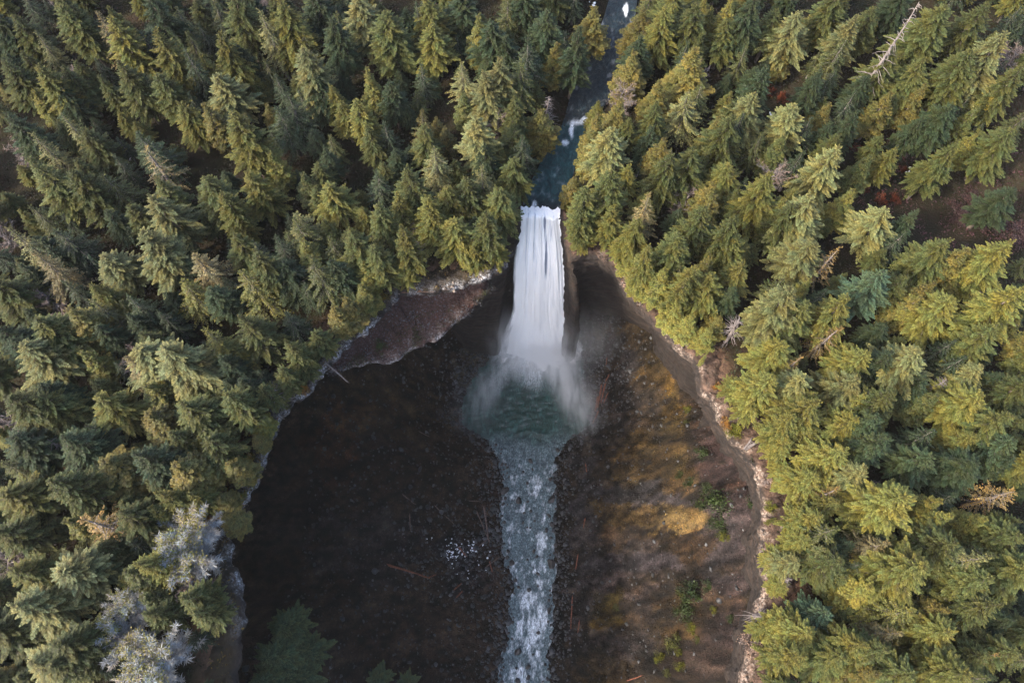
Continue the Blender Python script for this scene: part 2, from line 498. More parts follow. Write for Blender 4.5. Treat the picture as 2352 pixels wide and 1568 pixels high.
idx = np.arange(len(rows) * ns).reshape(len(rows), ns)
F = np.stack([idx[:-1, :-1], idx[1:, :-1], idx[1:, 1:], idx[:-1, 1:]], -1).reshape(-1, 4)
# refine once for rock detail (midpoint displacement by subdivision of the strip rows)
cliff = mesh_obj("cliff", V, F[:, ::-1], M['cliff'],
                 attrs={'lip': np.concatenate(lipA), 'ledge': np.concatenate(ledA), 'frost': np.concatenate(frA), 'soil': np.concatenate(soA)})
tag(cliff, kind="structure")
sub = cliff.modifiers.new("sub", 'SUBSURF'); sub.subdivision_type = 'SIMPLE'; sub.levels = 2; sub.render_levels = 2
tx = bpy.data.textures.new("rock_noise", 'CLOUDS'); tx.noise_scale = 1.3; tx.noise_depth = 4
dm = cliff.modifiers.new("disp", 'DISPLACE'); dm.texture = tx; dm.texture_coords = 'GLOBAL'; dm.strength = 1.1; dm.mid_level = 0.5

# ---- canyon floor
X, Y, F = grid(-68, 68, -72, 96, 0.40)
Z = floor_h(X, Y)
PX, PY, _d = topix(X, Y, Z)
wx = 34 * fbm(X / 4, Y / 4, seed=61, octaves=5); wy = 34 * fbm(X / 4, Y / 4, seed=62, octaves=5)
C = np.tile(np.array([[0.021, 0.0150, 0.010]]), (len(X), 1))
BL = [  # px, py, rx, ry, strength, colour : patches of moss, gravel, dry grass and brush
    (900, 930, 210, 90, .8, (0.026, 0.018, 0.009)), (770, 1020, 70, 110, .7, (0.040, 0.018, 0.010)), (840, 950, 70, 40, .6, (0.036, 0.020, 0.009)),
    (620, 1180, 150, 130, .6, (0.014, 0.013, 0.012)), (850, 1250, 170, 90, .6, (0.020, 0.019, 0.020)), (1060, 1290, 60, 70, .6, (0.024, 0.024, 0.028)),
    (1000, 1480, 200, 90, .8, (0.022, 0.014, 0.009)), (700, 1500, 100, 90, .6, (0.020, 0.014, 0.009)),
    (1130, 730, 60, 90, .8, (0.054, 0.047, 0.040)), (1085, 850, 60, 90, .75, (0.054, 0.049, 0.040)), (1060, 940, 50, 50, .6, (0.040, 0.036, 0.040)),
    (1120, 1160, 40, 160, .5, (0.030, 0.020, 0.017)), (1130, 1400, 35, 160, .8, (0.040, 0.029, 0.022)), (1110, 1330, 30, 30, .8, (0.042, 0.032, 0.031)),
    (1375, 690, 90, 60, .8, (0.040, 0.042, 0.047)), (1395, 780, 90, 120, .8, (0.043, 0.037, 0.037)), (1340, 1080, 35, 330, .6, (0.028, 0.026, 0.028)),
    (1480, 770, 50, 70, .8, (0.055, 0.036, 0.015)), (1500, 880, 45, 110, .85, (0.058, 0.038, 0.016)), (1455, 960, 60, 90, .7, (0.040, 0.032, 0.029)),
    (1545, 930, 32, 130, .95, (0.088, 0.058, 0.020)), (1490, 1060, 90, 90, .9, (0.066, 0.046, 0.022)), (1560, 1090, 50, 80, .9, (0.078, 0.052, 0.019)),
    (1600, 880, 60, 90, .8, (0.036, 0.024, 0.017)), (1640, 980, 60, 50, .8, (0.065, 0.043, 0.036)), (1660, 1090, 75, 90, .9, (0.061, 0.037, 0.035)),
    (1690, 1170, 80, 90, .9, (0.037, 0.024, 0.023)), (1700, 1260, 70, 90, .9, (0.043, 0.032, 0.032)), (1650, 1270, 50, 120, .9, (0.040, 0.032, 0.033)),
    (1410, 1150, 60, 70, .8, (0.065, 0.042, 0.016)), (1400, 1120, 80, 30, .5, (0.043, 0.036, 0.040)), (1440, 1130, 100, 22, .9, (0.043, 0.040, 0.045)),
    (1530, 1165, 90, 18, .9, (0.047, 0.040, 0.043)), (1540, 1205, 90, 36, 1, (0.125, 0.085, 0.034)), (1475, 1190, 35, 30, 1, (0.105, 0.068, 0.030)), (1560, 1140, 50, 22, .9, (0.090, 0.056, 0.025)),
    (1590, 1260, 50, 40, .8, (0.050, 0.029, 0.014)), (1400, 1240, 90, 40, .9, (0.040, 0.027, 0.019)), (1440, 1290, 130, 40, .95, (0.043, 0.036, 0.040)),
    (1420, 1350, 120, 34, .95, (0.054, 0.040, 0.037)), (1390, 1410, 50, 60, .9, (0.065, 0.046, 0.011)), (1480, 1400, 60, 60, .7, (0.050, 0.037, 0.032)),
    (1450, 1480, 130, 40, .8, (0.050, 0.040, 0.037)), (1560, 1440, 70, 80, .85, (0.042, 0.028, 0.014)), (1660, 1420, 70, 100, .9, (0.036, 0.024, 0.022)),
    (1620, 1520, 110, 60, .85, (0.040, 0.026, 0.020)), (1340, 1320, 40, 250, .6, (0.045, 0.040, 0.042)), (1380, 1540, 60, 60, .7, (0.050, 0.035, 0.016)),
    (1640, 1370, 30, 36, .9, (0.059, 0.038, 0.024)), (1600, 1340, 40, 40, .7, (0.042, 0.027, 0.017))]
gold = np.zeros(len(X))
for bx, by, rx, ry, st, cc in BL:
    g = np.exp(-(((PX + wx - bx) / rx) ** 2 + ((PY + wy - by) / ry) ** 2) * 1.3)
    g = smooth(0.26, 0.44, g * (1 + 1.35 * fbm(X / 1.9, Y / 1.5, seed=63, octaves=5))) * st
    C = C * (1 - g[:, None]) + np.array(cc) * g[:, None]
    if cc[0] > 0.038 and cc[0] / cc[2] > 2.1: gold = np.maximum(gold, g * min(1, cc[0] / .08))
    else: gold *= (1 - g)
C = C * np.where(X > 8, .66, .98)[:, None] * np.where(X[:, None] > 8, 1.0, np.array([1.04, 1.0, .9]))
_wq = 2.2 * fbm(X / 6, Y / 6, seed=124); _rg = np.abs(fbm((X + _wq) / 6, (Y + _wq) / 3.2 - X / 12, seed=120)); _b = fbm(X / 1.3, Y / 1.0, seed=121, octaves=5); _b2 = fbm(X / 5, Y / 3.4, seed=122)
C = C * (np.clip(.62 + 1.5 * _rg, .55, 1.35) * np.clip(1 + 1.5 * _b, .3, 2.1) * np.clip(1 + .7 * _b2, .5, 1.7))[:, None]
warm_ = smooth(.05, .35, fbm(X / 4.5, Y / 2.8, seed=123))[:, None] * (X > 12)[:, None]
C = C * (1 + warm_ * np.array([.30, .16, -.12]))
canyon = mesh_obj("canyon_floor", np.stack([X, Y, Z], 1), F, M['canyon'], colors=C)
tag(canyon, kind="structure")
floor_pts = (X, Y, Z, PX, PY, C, gold)

# far ground sheet reaching past everything
V = [(-420, -420, -82), (420, -420, -82), (420, 420, -82), (-420, 420, -82)]
deep = mesh_obj("bedrock_ground", V, np.array([[0, 1, 2, 3]]), M['cliff']); tag(deep, kind="structure")
# outer forest land beyond the detailed ground
ov, of = [], []
for (x0, x1, y0, y1) in ((-420, -174, -420, 420), (174, 420, -420, 420), (-174, 174, 214, 420)):
    b = len(ov); ov += [(x0, y0, -0.9), (x1, y0, -0.9), (x1, y1, -0.9), (x0, y1, -0.9)]; of.append([b, b + 1, b + 2, b + 3])
og = mesh_obj("outer_ground", ov, np.array(of), M['floor'], attrs={'rimzone': np.zeros(len(ov))}); tag(og, kind="structure")

# ---- water
def ribbon(name, y0, y1, step, lf, rf, zf, mat, attrf, kind="structure"):
    ys = np.arange(y0, y1 + step, step); n = 60
    u = np.linspace(0, 1, n)
    Yg, U = np.meshgrid(ys, u, indexing='ij')
    Xg = lf(Yg) * (1 - U) + rf(Yg) * U
    Zg = zf(Xg, Yg)
    idx = np.arange(Xg.size).reshape(Xg.shape)
    F = np.stack([idx[:-1, :-1], idx[:-1, 1:], idx[1:, 1:], idx[1:, :-1]], -1).reshape(-1, 4)
    x, y, z = Xg.ravel(), Yg.ravel(), Zg.ravel()
    o = mesh_obj(name, np.stack([x, y, z], 1), F, mat, attrs=attrf(x, y, z))
    return tag(o, kind=kind)

RAP = [(1235, 1120, 14, 26), (1245, 1250, 10, 30), (1215, 1380, 28, 34), (1240, 1400, 16, 24), (1225, 1440, 24, 36), (1195, 1445, 12, 24),
       (1200, 1550, 36, 24), (1245, 1190, 8, 14), (1205, 1170, 7, 16), (1228, 1315, 12, 10), (1240, 1340, 14, 10), (1252, 1300, 6, 18),
       (1180, 1300, 9, 10), (1226, 1460, 12, 40), (1210, 1480, 10, 26), (1250, 1430, 8, 24), (1180, 1145, 7, 8), (1235, 1500, 10, 14)]
def creek_attr(x, y, z):
    px, py, _ = topix(x, y, z)
    f = np.zeros(len(x))
    wv = 14 * fbm(x / 0.9, y / 2.2, seed=71)
    for a, b, rx, ry in RAP:
        f = np.maximum(f, np.exp(-(((px + wv - a) / rx) ** 2 + ((py - b + wv) / ry) ** 2)))
    f = smooth(0.34, 0.85, f * (1 + 1.3 * fbm(x / 0.45, y / 1.5, seed=72)))
    st = smooth(0.22, 0.45, fbm(x / 0.6, y / 1.4, seed=73)) * smooth(46, 36, y) * 0.55
    f = np.maximum(f, st)
    # churned white water where the fall lands
    b = np.exp(-(((x - 6.5) / 9.5) ** 2 + ((y - 71) / 5.0) ** 2))
    f = np.maximum(f, smooth(0.22, 0.7, b * (1 + .5 * fbm(x / 1.2, y / 2.5, seed=74))))
    ang = np.arctan2(x - 7, 78 - y); rr_ = np.hypot(x - 7, (y - 72))
    fan = smooth(-.25, .5, fbm(ang * 9, rr_ * .10, seed=177)) * smooth(15, 6.5, rr_ + 2.5 * fbm(ang * 5, rr_ * .1, seed=178)) * (y < 74)
    arm = np.exp(-((np.abs(ang) - .62) / .16) ** 2) * smooth(27, 10, rr_) * smooth(-.3, .5, fbm(ang * 16, rr_ * .12, seed=179)) * .6
    f = np.maximum(f, np.maximum(fan * .95, arm))
    f = np.maximum(f, 0.18 * smooth(0.35, 0.9, fbm(x / 1.4, y / 0.7, seed=75) + 0.2) * smooth(46, 52, y))
    return {'foam': f, 'deep': smooth(42, 50, y + 3 * fbm(x / 3, y / 3, seed=76))}
def creek_z(x, y):
    return -67.3 + 0.22 * (y > 44) * fbm(x / 3.2, (y + .04 * (x - 6) ** 2) / 0.9, seed=79, octaves=3) + (y < 900) * (0.13 * fbm(x / 1.3, y / 0.9, seed=77) + 0.12 * fbm(x / .6, y / .5, seed=78, octaves=2)) + 0.006 * (y - 46) * (y < 46)
creek = ribbon("creek_water", -70, 79, 0.3, lambda y: chan(y)[0] - chan(y)[1] - 4, lambda y: chan(y)[0] + chan(y)[1] + 4, creek_z, M['creek'], creek_attr)

RAP2 = [(1330, 279, 26, 7), (1312, 298, 6, 20), (1345, 276, 10, 6), (1298, 328, 9, 6), (1248, 484, 10, 8), (1228, 470, 6, 10), (1262, 488, 10, 5), (1437, 22, 6, 16), (1205, 488, 8, 8), (1280, 489, 6, 6)]
def river_attr(x, y, z):
    px, py, _ = topix(x, y, z)
    f = np.zeros(len(x)); wv = 4 * fbm(x / 0.9, y / 1.5, seed=81)
    for a, b, rx, ry in RAP2:
        f = np.maximum(f, np.exp(-(((px + wv - a) / rx) ** 2 + ((py - b + wv) / ry) ** 2)))
    f = smooth(0.25, 0.7, f * (1 + .5 * fbm(x / .5, y / .9, seed=82)))
    f = np.maximum(f, .12 * smooth(0.3, 0.6, fbm(x / 1.0, y / 1.6, seed=83)))
    return {'foam': f, 'teal': smooth(480, 440, py) * smooth(276, 292, py)}
def river_zf(x, y): return river_z(y) + 0.12 * fbm(x / 1.1, y / 1.1, seed=84)
rl = lambda y: np.interp(y, riv_y, riv_l) - 1.2 * smooth(riv_y[0], riv_y[0] + 5, y)
rr = lambda y: np.interp(y, riv_y, riv_r) + 1.2 * smooth(riv_y[0], riv_y[0] + 5, y)
river = ribbon("river_water", riv_y[0] - 0.3, 165, 0.35, rl, rr, river_zf, M['river'], river_attr)

# ---- the fall
yl = riv_y[0]
fp = [(494, 1199, 1284), (560, 1189, 1294), (600, 1183, 1299), (700, 1179, 1303), (760, 1171, 1313), (812, 1164, 1322)]
zs, xl_, xr_ = [], [], []
for py, a, b in fp:
    dxa, dy = ray(a, py); dxb, _ = ray(b, py)
    t = (yl - 0.6) / dy; zs.append(CAM_Z - t); xl_.append(dxa * t); xr_.append(dxb * t)
zs, xl_, xr_ = np.array(zs)[::-1], np.array(xl_)[::-1], np.array(xr_)[::-1]
nu, nv = 90, 150
U, Vv = np.meshgrid(np.linspace(0, 1, nu), np.linspace(0, 1, nv))
ztop, zbot = -2.35, -67.6
q = np.clip((Vv - 0.03) / 0.97, 0, 1)
Zf = ztop + (zbot - ztop) * q
Zf = np.where(Vv < 0.03, ztop - 0.15 * (Vv / 0.03), Zf)
ycur = yl + 1.2 - 1.2 * np.clip(Vv / 0.03, 0, 1) - 1.7 * np.sqrt(q)
QS = 0.90                                  # beyond this the water runs out over the pool as a skirt of spray
Zf = np.where(q < QS, ztop + (zbot + .4 - ztop) * (q / QS), zbot + .4 + .25 * fbm(U * 16, Vv * 22, seed=96) - .2 * (q - QS) / (1 - QS))
Zf = np.where(Vv < 0.03, ztop - 0.15 * (Vv / 0.03), Zf)
ycur = ycur - .45
sk = np.clip((q - QS) / (1 - QS), 0, 1)
fl = smooth(.62, 1.0, q)                    # flare of the curtain towards the pool
xa = np.interp(Zf, zs, xl_); xb = np.interp(Zf, zs, xr_)
cx_ = (xa + xb) / 2; hw = (xb - xa) / 2 * (1.06 + .42 * fl + .25 * sk)
Xf = cx_ + (U * 2 - 1) * hw + .5 * sk * fbm(U * 6, Vv * 3, seed=97)
lipj = 0.5 * fbm(U * 14, np.zeros_like(U), seed=91)
ycur = ycur + lipj * 1.5 * (1 - q) ** 3 * (0.5 + U)
ridge = 0.55 * fbm(U * 7 + .8 * fbm(Vv * 3, U * 2, seed=191), Vv * 1.6, seed=92) + .5 * fbm(U * 4, Vv * 5 - U, seed=192) * smooth(.1, .6, Vv) + 0.28 * fbm(U * 34, Vv * 2.0, seed=93) + .35 * fbm(U * 5, Vv * 7, seed=98) * q
ycur = ycur - ridge * smooth(0.02, 0.2, Vv) - 0.9 * np.sin(U * math.pi) * smooth(0.02, .3, Vv)
ycur = ycur - sk * (6.0 * (.55 + .45 * np.sin(U * math.pi)) + 2.6 * fbm(U * 7, Vv * 0, seed=99)) - 2.2 * fl * fl
edge = np.minimum(U, 1 - U) / (0.03 + 0.07 * q + .14 * fl)
edge = np.clip(edge + 0.6 * fbm(U * 20, Vv * 9, seed=94), 0, 1)
edge = np.where(Vv < 0.18, np.maximum(edge, 0.75), edge)
edge = edge * (1 - smooth(.0, .95, sk + .45 * fbm(U * 12, Vv * 3, seed=95)))
slot = np.exp(-((U - 0.60 - .02 * q) / 0.035) ** 2) * smooth(0.02, 0.05, Vv) * (1 - smooth(0.25, 0.62, Vv)) + .45 * np.exp(-((U - 0.73) / 0.03) ** 2) * smooth(0.02, .05, Vv) * (1 - smooth(0.08, .22, Vv)) \
    + .5 * np.exp(-((U - 0.2) / 0.02) ** 2) * (1 - smooth(0.3, .8, Vv)) + .45 * np.exp(-((U - 0.36) / 0.02) ** 2) * (1 - smooth(0.1, .4, Vv))
n = nu * nv
P1 = np.stack([Xf, ycur, Zf], -1).reshape(-1, 3); P2 = P1 + np.array([0, 0.8, 0])
idx = np.arange(n).reshape(nv, nu)
F1 = np.stack([idx[:-1, :-1], idx[1:, :-1], idx[1:, 1:], idx[:-1, 1:]], -1).reshape(-1, 4)
sides = []
for c0 in (0, nu - 1):
    a = idx[:-1, c0]; b = idx[1:, c0]
    sides.append(np.stack([a, b, b + n, a + n], -1))
at_ = {'drop': np.tile(q.ravel(), 2), 'slot': np.tile(slot.ravel(), 2), 'edge': np.tile(edge.ravel(), 2)}
falls = mesh_obj("waterfall", np.concatenate([P1, P2]), np.concatenate([F1, F1[:, ::-1] + n] + sides), M['falls'], attrs=at_)
tag(falls, kind="structure")

# ---- spray round the foot of the fall: soft volumes
s = NT('spray')
s.t.nodes.remove(s.b)
gm = s.n("ShaderNodeVectorMath", operation='LENGTH'); s.l(s.coord.outputs['Object'], gm.inputs[0])
fall_ = s.math('SUBTRACT', 1.0, gm.outputs['Value'], True)
fall_ = s.math('POWER', fall_, 2.4)
geo = s.n("ShaderNodeNewGeometry")
mp = s.n("ShaderNodeMapping"); mp.inputs['Scale'].default_value = (0.55, 0.13, 0.13); s.l(geo.outputs['Position'], mp.inputs[0])
nz = s.noise(1.0, 3, 0.6, mp.outputs[0])
nz = s.ramp(nz, [(0.30, (0.15, 0.15, 0.15)), (0.70, (1.7, 1.7, 1.7))])
oi = s.n("ShaderNodeObjectInfo")
dn = s.math('MULTIPLY', s.math('MULTIPLY', fall_, nz), oi.outputs['Alpha'])
pv = s.n("ShaderNodeVolumePrincipled"); pv.inputs['Color'].default_value = (0.985, 0.992, 1.0, 1); pv.inputs['Anisotropy'].default_value = 0.0
s.l(dn, pv.inputs['Density']); s.l(pv.outputs[0], s.out.inputs['Volume'])
M['spray'] = s.m
import bmesh
bm = bmesh.new(); bmesh.ops.create_icosphere(bm, subdivisions=3, radius=1.0)
sph = bpy.data.meshes.new("spray_cloud"); bm.to_mesh(sph); bm.free(); sph.materials.append(M['spray'])
def spray(loc, rad, dens, rz=0, rx=0):
    o = bpy.data.objects.new("spray_cloud", sph); o.location = loc; o.scale = rad; o.rotation_euler = (R_(rx), 0, R_(rz))
    o.color = (1, 1, 1, dens); col.objects.link(o)
    tag(o, kind="stuff"); return o
spray((7.0, 67, -64), (15, 8, 9), .34)
spray((14.0, 62.0, -64.5), (6.5, 22, 6), .52, rz=20)
spray((19, 55, -65), (11, 18, 5), .12, rz=20)
spray((7, 66, -60), (17, 10, 16), .10)
spray((-4.5, 62, -65), (6, 19, 5), .12, rz=-30)
spray((-9, 56, -65), (10, 17, 4.5), .07, rz=-28)
spray((15, 68, -54), (17, 10, 24), .045)
spray((-1, 69, -54), (8, 7, 20), .09)

# ------------------------------------------------------------------ plant meshes
class MB:
    def __init__(s): s.v, s.q, s.t, s.a, s.n = [], [], [], [], 0
    def quads(s, P, tip):
        """P (n,4,3), tip (n,4)"""
        n = len(P)
        if not n: return
        s.v.append(P.reshape(-1, 3)); s.a.append(tip.reshape(-1))
        s.q.append(np.arange(n * 4).reshape(n, 4) + s.n); s.n += n * 4
    def tube(s, pts, rad, sides=5, tip=0.3):
        pts = np.asarray(pts, float); m = len(pts)
        d = np.gradient(pts, axis=0); d /= np.linalg.norm(d, axis=1)[:, None] + 1e-9
        up = np.array([0.13, 0.27, 0.95]) if abs(d[0, 2]) < .9 else np.array([1., 0.1, 0])
        a = np.cross(d, up); a /= np.linalg.norm(a, axis=1)[:, None] + 1e-9
        b = np.cross(d, a)
        th = np.arange(sides) * 2 * math.pi / sides
        ring = pts[:, None] + np.asarray(rad)[:, None, None] * (a[:, None] * np.cos(th)[None, :, None] + b[:, None] * np.sin(th)[None, :, None])
        idx = np.arange(m * sides).reshape(m, sides) + s.n
        nx = np.roll(idx, -1, 1)
        s.v.append(ring.reshape(-1, 3)); s.a.append(np.full(m * sides, tip))
        s.q.append(np.stack([idx[:-1], nx[:-1], nx[1:], idx[1:]], -1).reshape(-1, 4)); s.n += m * sides
    def mesh(s, name, mat, flat=False):
        o = mesh_obj(name, np.concatenate(s.v), np.concatenate(s.q), mat, attrs={'tip': np.concatenate(s.a)}, smooth_shade=not flat)
        return o

def leaflets(mb, rng, base, d, n_along, L, w0, droop, lift, side_len, leaf_w, layers=1, hang=0.0, start=0.15, pointed=False, tlt=(.3, .6)):
    """a bough: leaflets set on both sides of a curved axis from base along unit vector d (horizontal), length L"""
    s_ = np.linspace(start, 1.0, n_along)
    s_ = np.clip(s_ + rng.normal(0, 0.02, n_along), start, 1)
    ax = base + np.outer(s_ * L, d) ; ax[:, 2] += L * (lift * s_ + droop * s_ ** 2)
    side = np.array([-d[1], d[0], 0])
    out, tips = [], []
    env = np.minimum(1, (s_ + .12) * 2.2) * (1.06 - s_) ** .85 * 1.25 if pointed else np.minimum(1, (1.08 - s_) * 2.4) ** 0.8 * (0.35 + 0.65 * np.minimum(1, s_ * 2.2))
    for lay in range(layers):
        for sg in (-1, 1):
            l = side_len * L * env * rng.uniform(.65, 1.2, n_along)
            fw = rng.uniform(.45, 1.0, n_along)[:, None] + (.45 if pointed else 0)
            dir_ = side[None] * sg + d[None] * fw
            dir_[:, 2] += rng.normal(-0.1 - hang * .8, .30, n_along) + (0.15 * lay)
            dir_ /= np.linalg.norm(dir_, axis=1)[:, None]
            e = ax + dir_ * l[:, None]
            wv = np.cross(dir_, np.array([0, 0, 1.0])) + np.stack([np.zeros(n_along), np.zeros(n_along), rng.normal(0, .6, n_along)], 1)
            wv /= np.linalg.norm(wv, axis=1)[:, None] + 1e-9
            w = leaf_w * rng.uniform(.7, 1.3, n_along)[:, None]
            b0 = ax + rng.normal(0, .04, ax.shape)
            mid = b0 + (e - b0) * 0.55 + np.array([0, 0, .04])
            P = np.stack([b0, mid - wv * w, e, mid + wv * w], 1)
            out.append(P)
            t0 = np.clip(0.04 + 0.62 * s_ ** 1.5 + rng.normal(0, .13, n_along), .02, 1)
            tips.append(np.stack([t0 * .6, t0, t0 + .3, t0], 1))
    # needles at the end of the bough
    mb.quads(np.concatenate(out), np.clip(np.concatenate(tips), 0, 1))

def conifer(seed, H=24.0, R=4.0, kind='fir'):
    rng = np.random.default_rng(seed)
    tr, cr = MB(), MB()
    zz = np.linspace(0, 1, 9)
    wob = np.cumsum(rng.normal(0, .05, (9, 2)), 0)
    tp = np.column_stack([wob[:, 0], wob[:, 1], zz * H])
    r0 = 0.30 if kind != 'cedar' else .36
    tr.tube(tp, r0 * (1 - zz) ** .8 + 0.025, 7)
    t0 = {'fir': .26, 'spruce': .22, 'cedar': .16, 'sparse': .20}[kind]
    nb = {'fir': int(rng.integers(175, 230)), 'spruce': 165, 'cedar': 290, 'sparse': 90}[kind]
    azs = rng.uniform(0, 6.28)
    cone = rng.uniform(.54, .76); liftb = rng.uniform(.04, .2); drb = rng.uniform(-.45, -.22); frw = rng.uniform(.27, .36)
    lump = rng.uniform(.72, 1.12, 40)
    sect = rng.uniform(.75, 1.15, 9)
    for i in range(nb):
        t = t0 + (1 - t0) * ((i + rng.uniform(0, .8)) / nb) ** .86
        u = (t - t0) / (1 - t0)
        azs += 2.39996 + rng.normal(0, .25)
        az = azs % (2 * math.pi)
        if kind == 'fir':
            prof = (1 - u) ** cone * (0.70 + 0.30 * min(1, u * 4)); L = R * 1.08 * prof * (.45 + .55 * lump[int(u * 24)]) * (.6 + .4 * sect[int(az / 6.2832 * 9) % 9]) * rng.choice([rng.uniform(.9, 1.12), rng.uniform(.62, .95)], p=[.62, .38])
            lift, droop = liftb + .40 * u, drb + .10 * rng.normal(0, .6)
        elif kind == 'spruce' or kind == 'sparse':
            prof = (1 - u) ** .85 * (0.7 + 0.3 * min(1, u * 4)); L = R * 1.08 * prof * rng.uniform(.6, 1.15)
            lift, droop = 0.28 + .3 * u, -.72
        else:
            prof = (1 - u ** 1.25) ** .85 * (0.72 + 0.28 * min(1, u * 3)); L = R * .92 * prof * lump[int(u * 24)] * rng.uniform(.85, 1.1)
            lift, droop = 0.15 + .8 * u, -.45
        L = max(L, .38) * rng.uniform(.85, 1.1)
        d = np.array([math.cos(az), math.sin(az), 0])
        k = t * 8; k0 = min(int(k), 7)
        base = tp[k0] + (tp[k0 + 1] - tp[k0]) * (k - k0)
        if kind == 'fir':
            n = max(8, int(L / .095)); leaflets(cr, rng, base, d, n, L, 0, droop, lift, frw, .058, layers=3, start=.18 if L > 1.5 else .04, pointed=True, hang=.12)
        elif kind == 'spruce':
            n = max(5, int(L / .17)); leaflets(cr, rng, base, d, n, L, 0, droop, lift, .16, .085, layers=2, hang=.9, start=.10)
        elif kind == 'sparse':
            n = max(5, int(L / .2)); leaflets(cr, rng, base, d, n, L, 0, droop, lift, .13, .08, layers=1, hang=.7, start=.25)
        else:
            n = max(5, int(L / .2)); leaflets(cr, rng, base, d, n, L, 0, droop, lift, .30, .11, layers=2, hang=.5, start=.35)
        if L > 1.0 and i % 2 == 0:
            ss = np.array([0, .5, 1.0]) * .9
            bp = base + np.outer(ss * L, d); bp[:, 2] += L * (lift * ss + droop * ss ** 2)
            tr.tube(bp, np.array([.05, .03, .012]) * (1.2 if kind == 'sparse' else .9), 3)
    # leader
    for j in range(7):
        a = rng.uniform(0, 6.28); d = np.array([math.cos(a), math.sin(a), 0])
        leaflets(cr, rng, tp[-1] - np.array([0, 0, rng.uniform(0, .9)]), d, 6, rng.uniform(.3, .6), 0, .1, .9, .35, .08)
    return tr, cr

def bare_tree(seed, H=16.0, R=2.6, leafy=False, nb=34):
    """ascending grey twigs; a mossy leafy part on top when leafy"""
    rng = np.random.default_rng(seed)
    tr, cr, tw = MB(), MB(), MB()
    zz = np.linspace(0, 1, 8); wob = np.cumsum(rng.normal(0, .12, (8, 2)), 0)
    tp = np.column_stack([wob, zz * H]); tr.tube(tp, .2 * (1 - zz) ** .9 + .02, 6)
    for i in range(nb):
        t = .2 + .78 * (i + rng.uniform(0, 1)) / nb
        az = rng.uniform(0, 6.28); u = (t - .2) / .8
        L = R * (0.55 + .75 * math.sin(math.pi * min(1, u * .75 + .2))) * rng.uniform(.6, 1.1)
        d = np.array([math.cos(az), math.sin(az), 0])
        k = t * 7; k0 = min(int(k), 6); base = tp[k0] + (tp[k0 + 1] - tp[k0]) * (k - k0)
        ss = np.linspace(0, 1, 5)
        bp = base + np.outer(ss * L, d) + rng.normal(0, .07, (5, 3)) * ss[:, None]; bp[:, 2] += L * (.55 * ss + .25 * ss ** 2)
        tr.tube(bp, np.array([.07, .05, .035, .022, .01]), 3)
        # fine twigs
        nt_ = int(L * (75 if leafy else 26))
        s_ = rng.uniform(.2, 1, nt_)
        b0 = base + np.outer(s_ * L, d); b0[:, 2] += L * (.55 * s_ + .25 * s_ ** 2)
        dr = rng.normal(0, 1, (nt_, 3)) + d * .9 + np.array([0, 0, .6]); dr /= np.linalg.norm(dr, axis=1)[:, None]
        ln = rng.uniform(.3, .8, nt_)[:, None]
        wv = np.cross(dr, rng.normal(0, 1, (nt_, 3))); wv /= np.linalg.norm(wv, axis=1)[:, None]
        w = .028
        e = b0 + dr * ln; m = b0 + dr * ln * .5 + wv * .05
        tw.quads(np.stack([b0, m - wv * w, e, m + wv * w], 1), np.clip(np.tile(rng.uniform(.3, 1, nt_)[:, None], (1, 4)), 0, 1))
        if leafy and u > .72:
            m_ = int(L * 60); s_ = rng.uniform(.35, 1.1, m_)
            c = base + np.outer(s_ * L, d) + rng.normal(0, .3, (m_, 3)); c[:, 2] += L * (.55 * s_ + .25 * s_ ** 2)
            a1 = rng.normal(0, 1, (m_, 3)); a1 /= np.linalg.norm(a1, axis=1)[:, None]; a2 = np.cross(a1, rng.normal(0, 1, (m_, 3))); a2 /= np.linalg.norm(a2, axis=1)[:, None]
            z_ = .11
            cr.quads(np.stack([c - a1 * z_, c - a2 * z_ * .6, c + a1 * z_, c + a2 * z_ * .6], 1), np.clip(np.tile(rng.uniform(.3, 1, m_)[:, None], (1, 4)), 0, 1))
    return tr, cr, tw

def snag(seed, H=15.0, nb=34):
    rng = np.random.default_rng(seed); tr = MB(); br = tr
    nb = int(nb * 1.7)
    zz = np.linspace(0, 1, 8); wob = np.cumsum(rng.normal(0, .06, (8, 2)), 0); tp = np.column_stack([wob, zz * H])
    tr.tube(tp, .24 * (1 - zz) ** .8 + .04, 7)
    for i in range(nb):
        t = .3 + .69 * (i + rng.uniform(0, 1)) / nb; az = rng.uniform(0, 6.28)
        L = 2.3 * (1 - (t - .3) / .8) * rng.uniform(.45, 1.2) + .3
        d = np.array([math.cos(az), math.sin(az), 0]); k = t * 7; k0 = min(int(k), 6); base = tp[k0] + (tp[k0 + 1] - tp[k0]) * (k - k0)
        ss = np.linspace(0, 1, 5); bp = base + np.outer(ss * L, d) + rng.normal(0, .06, (5, 3)) * ss[:, None]; bp[:, 2] += L * (.15 * ss - .25 * ss ** 2)
        br.tube(bp, np.array([.06, .05, .035, .022, .012]), 4)
    return tr, br

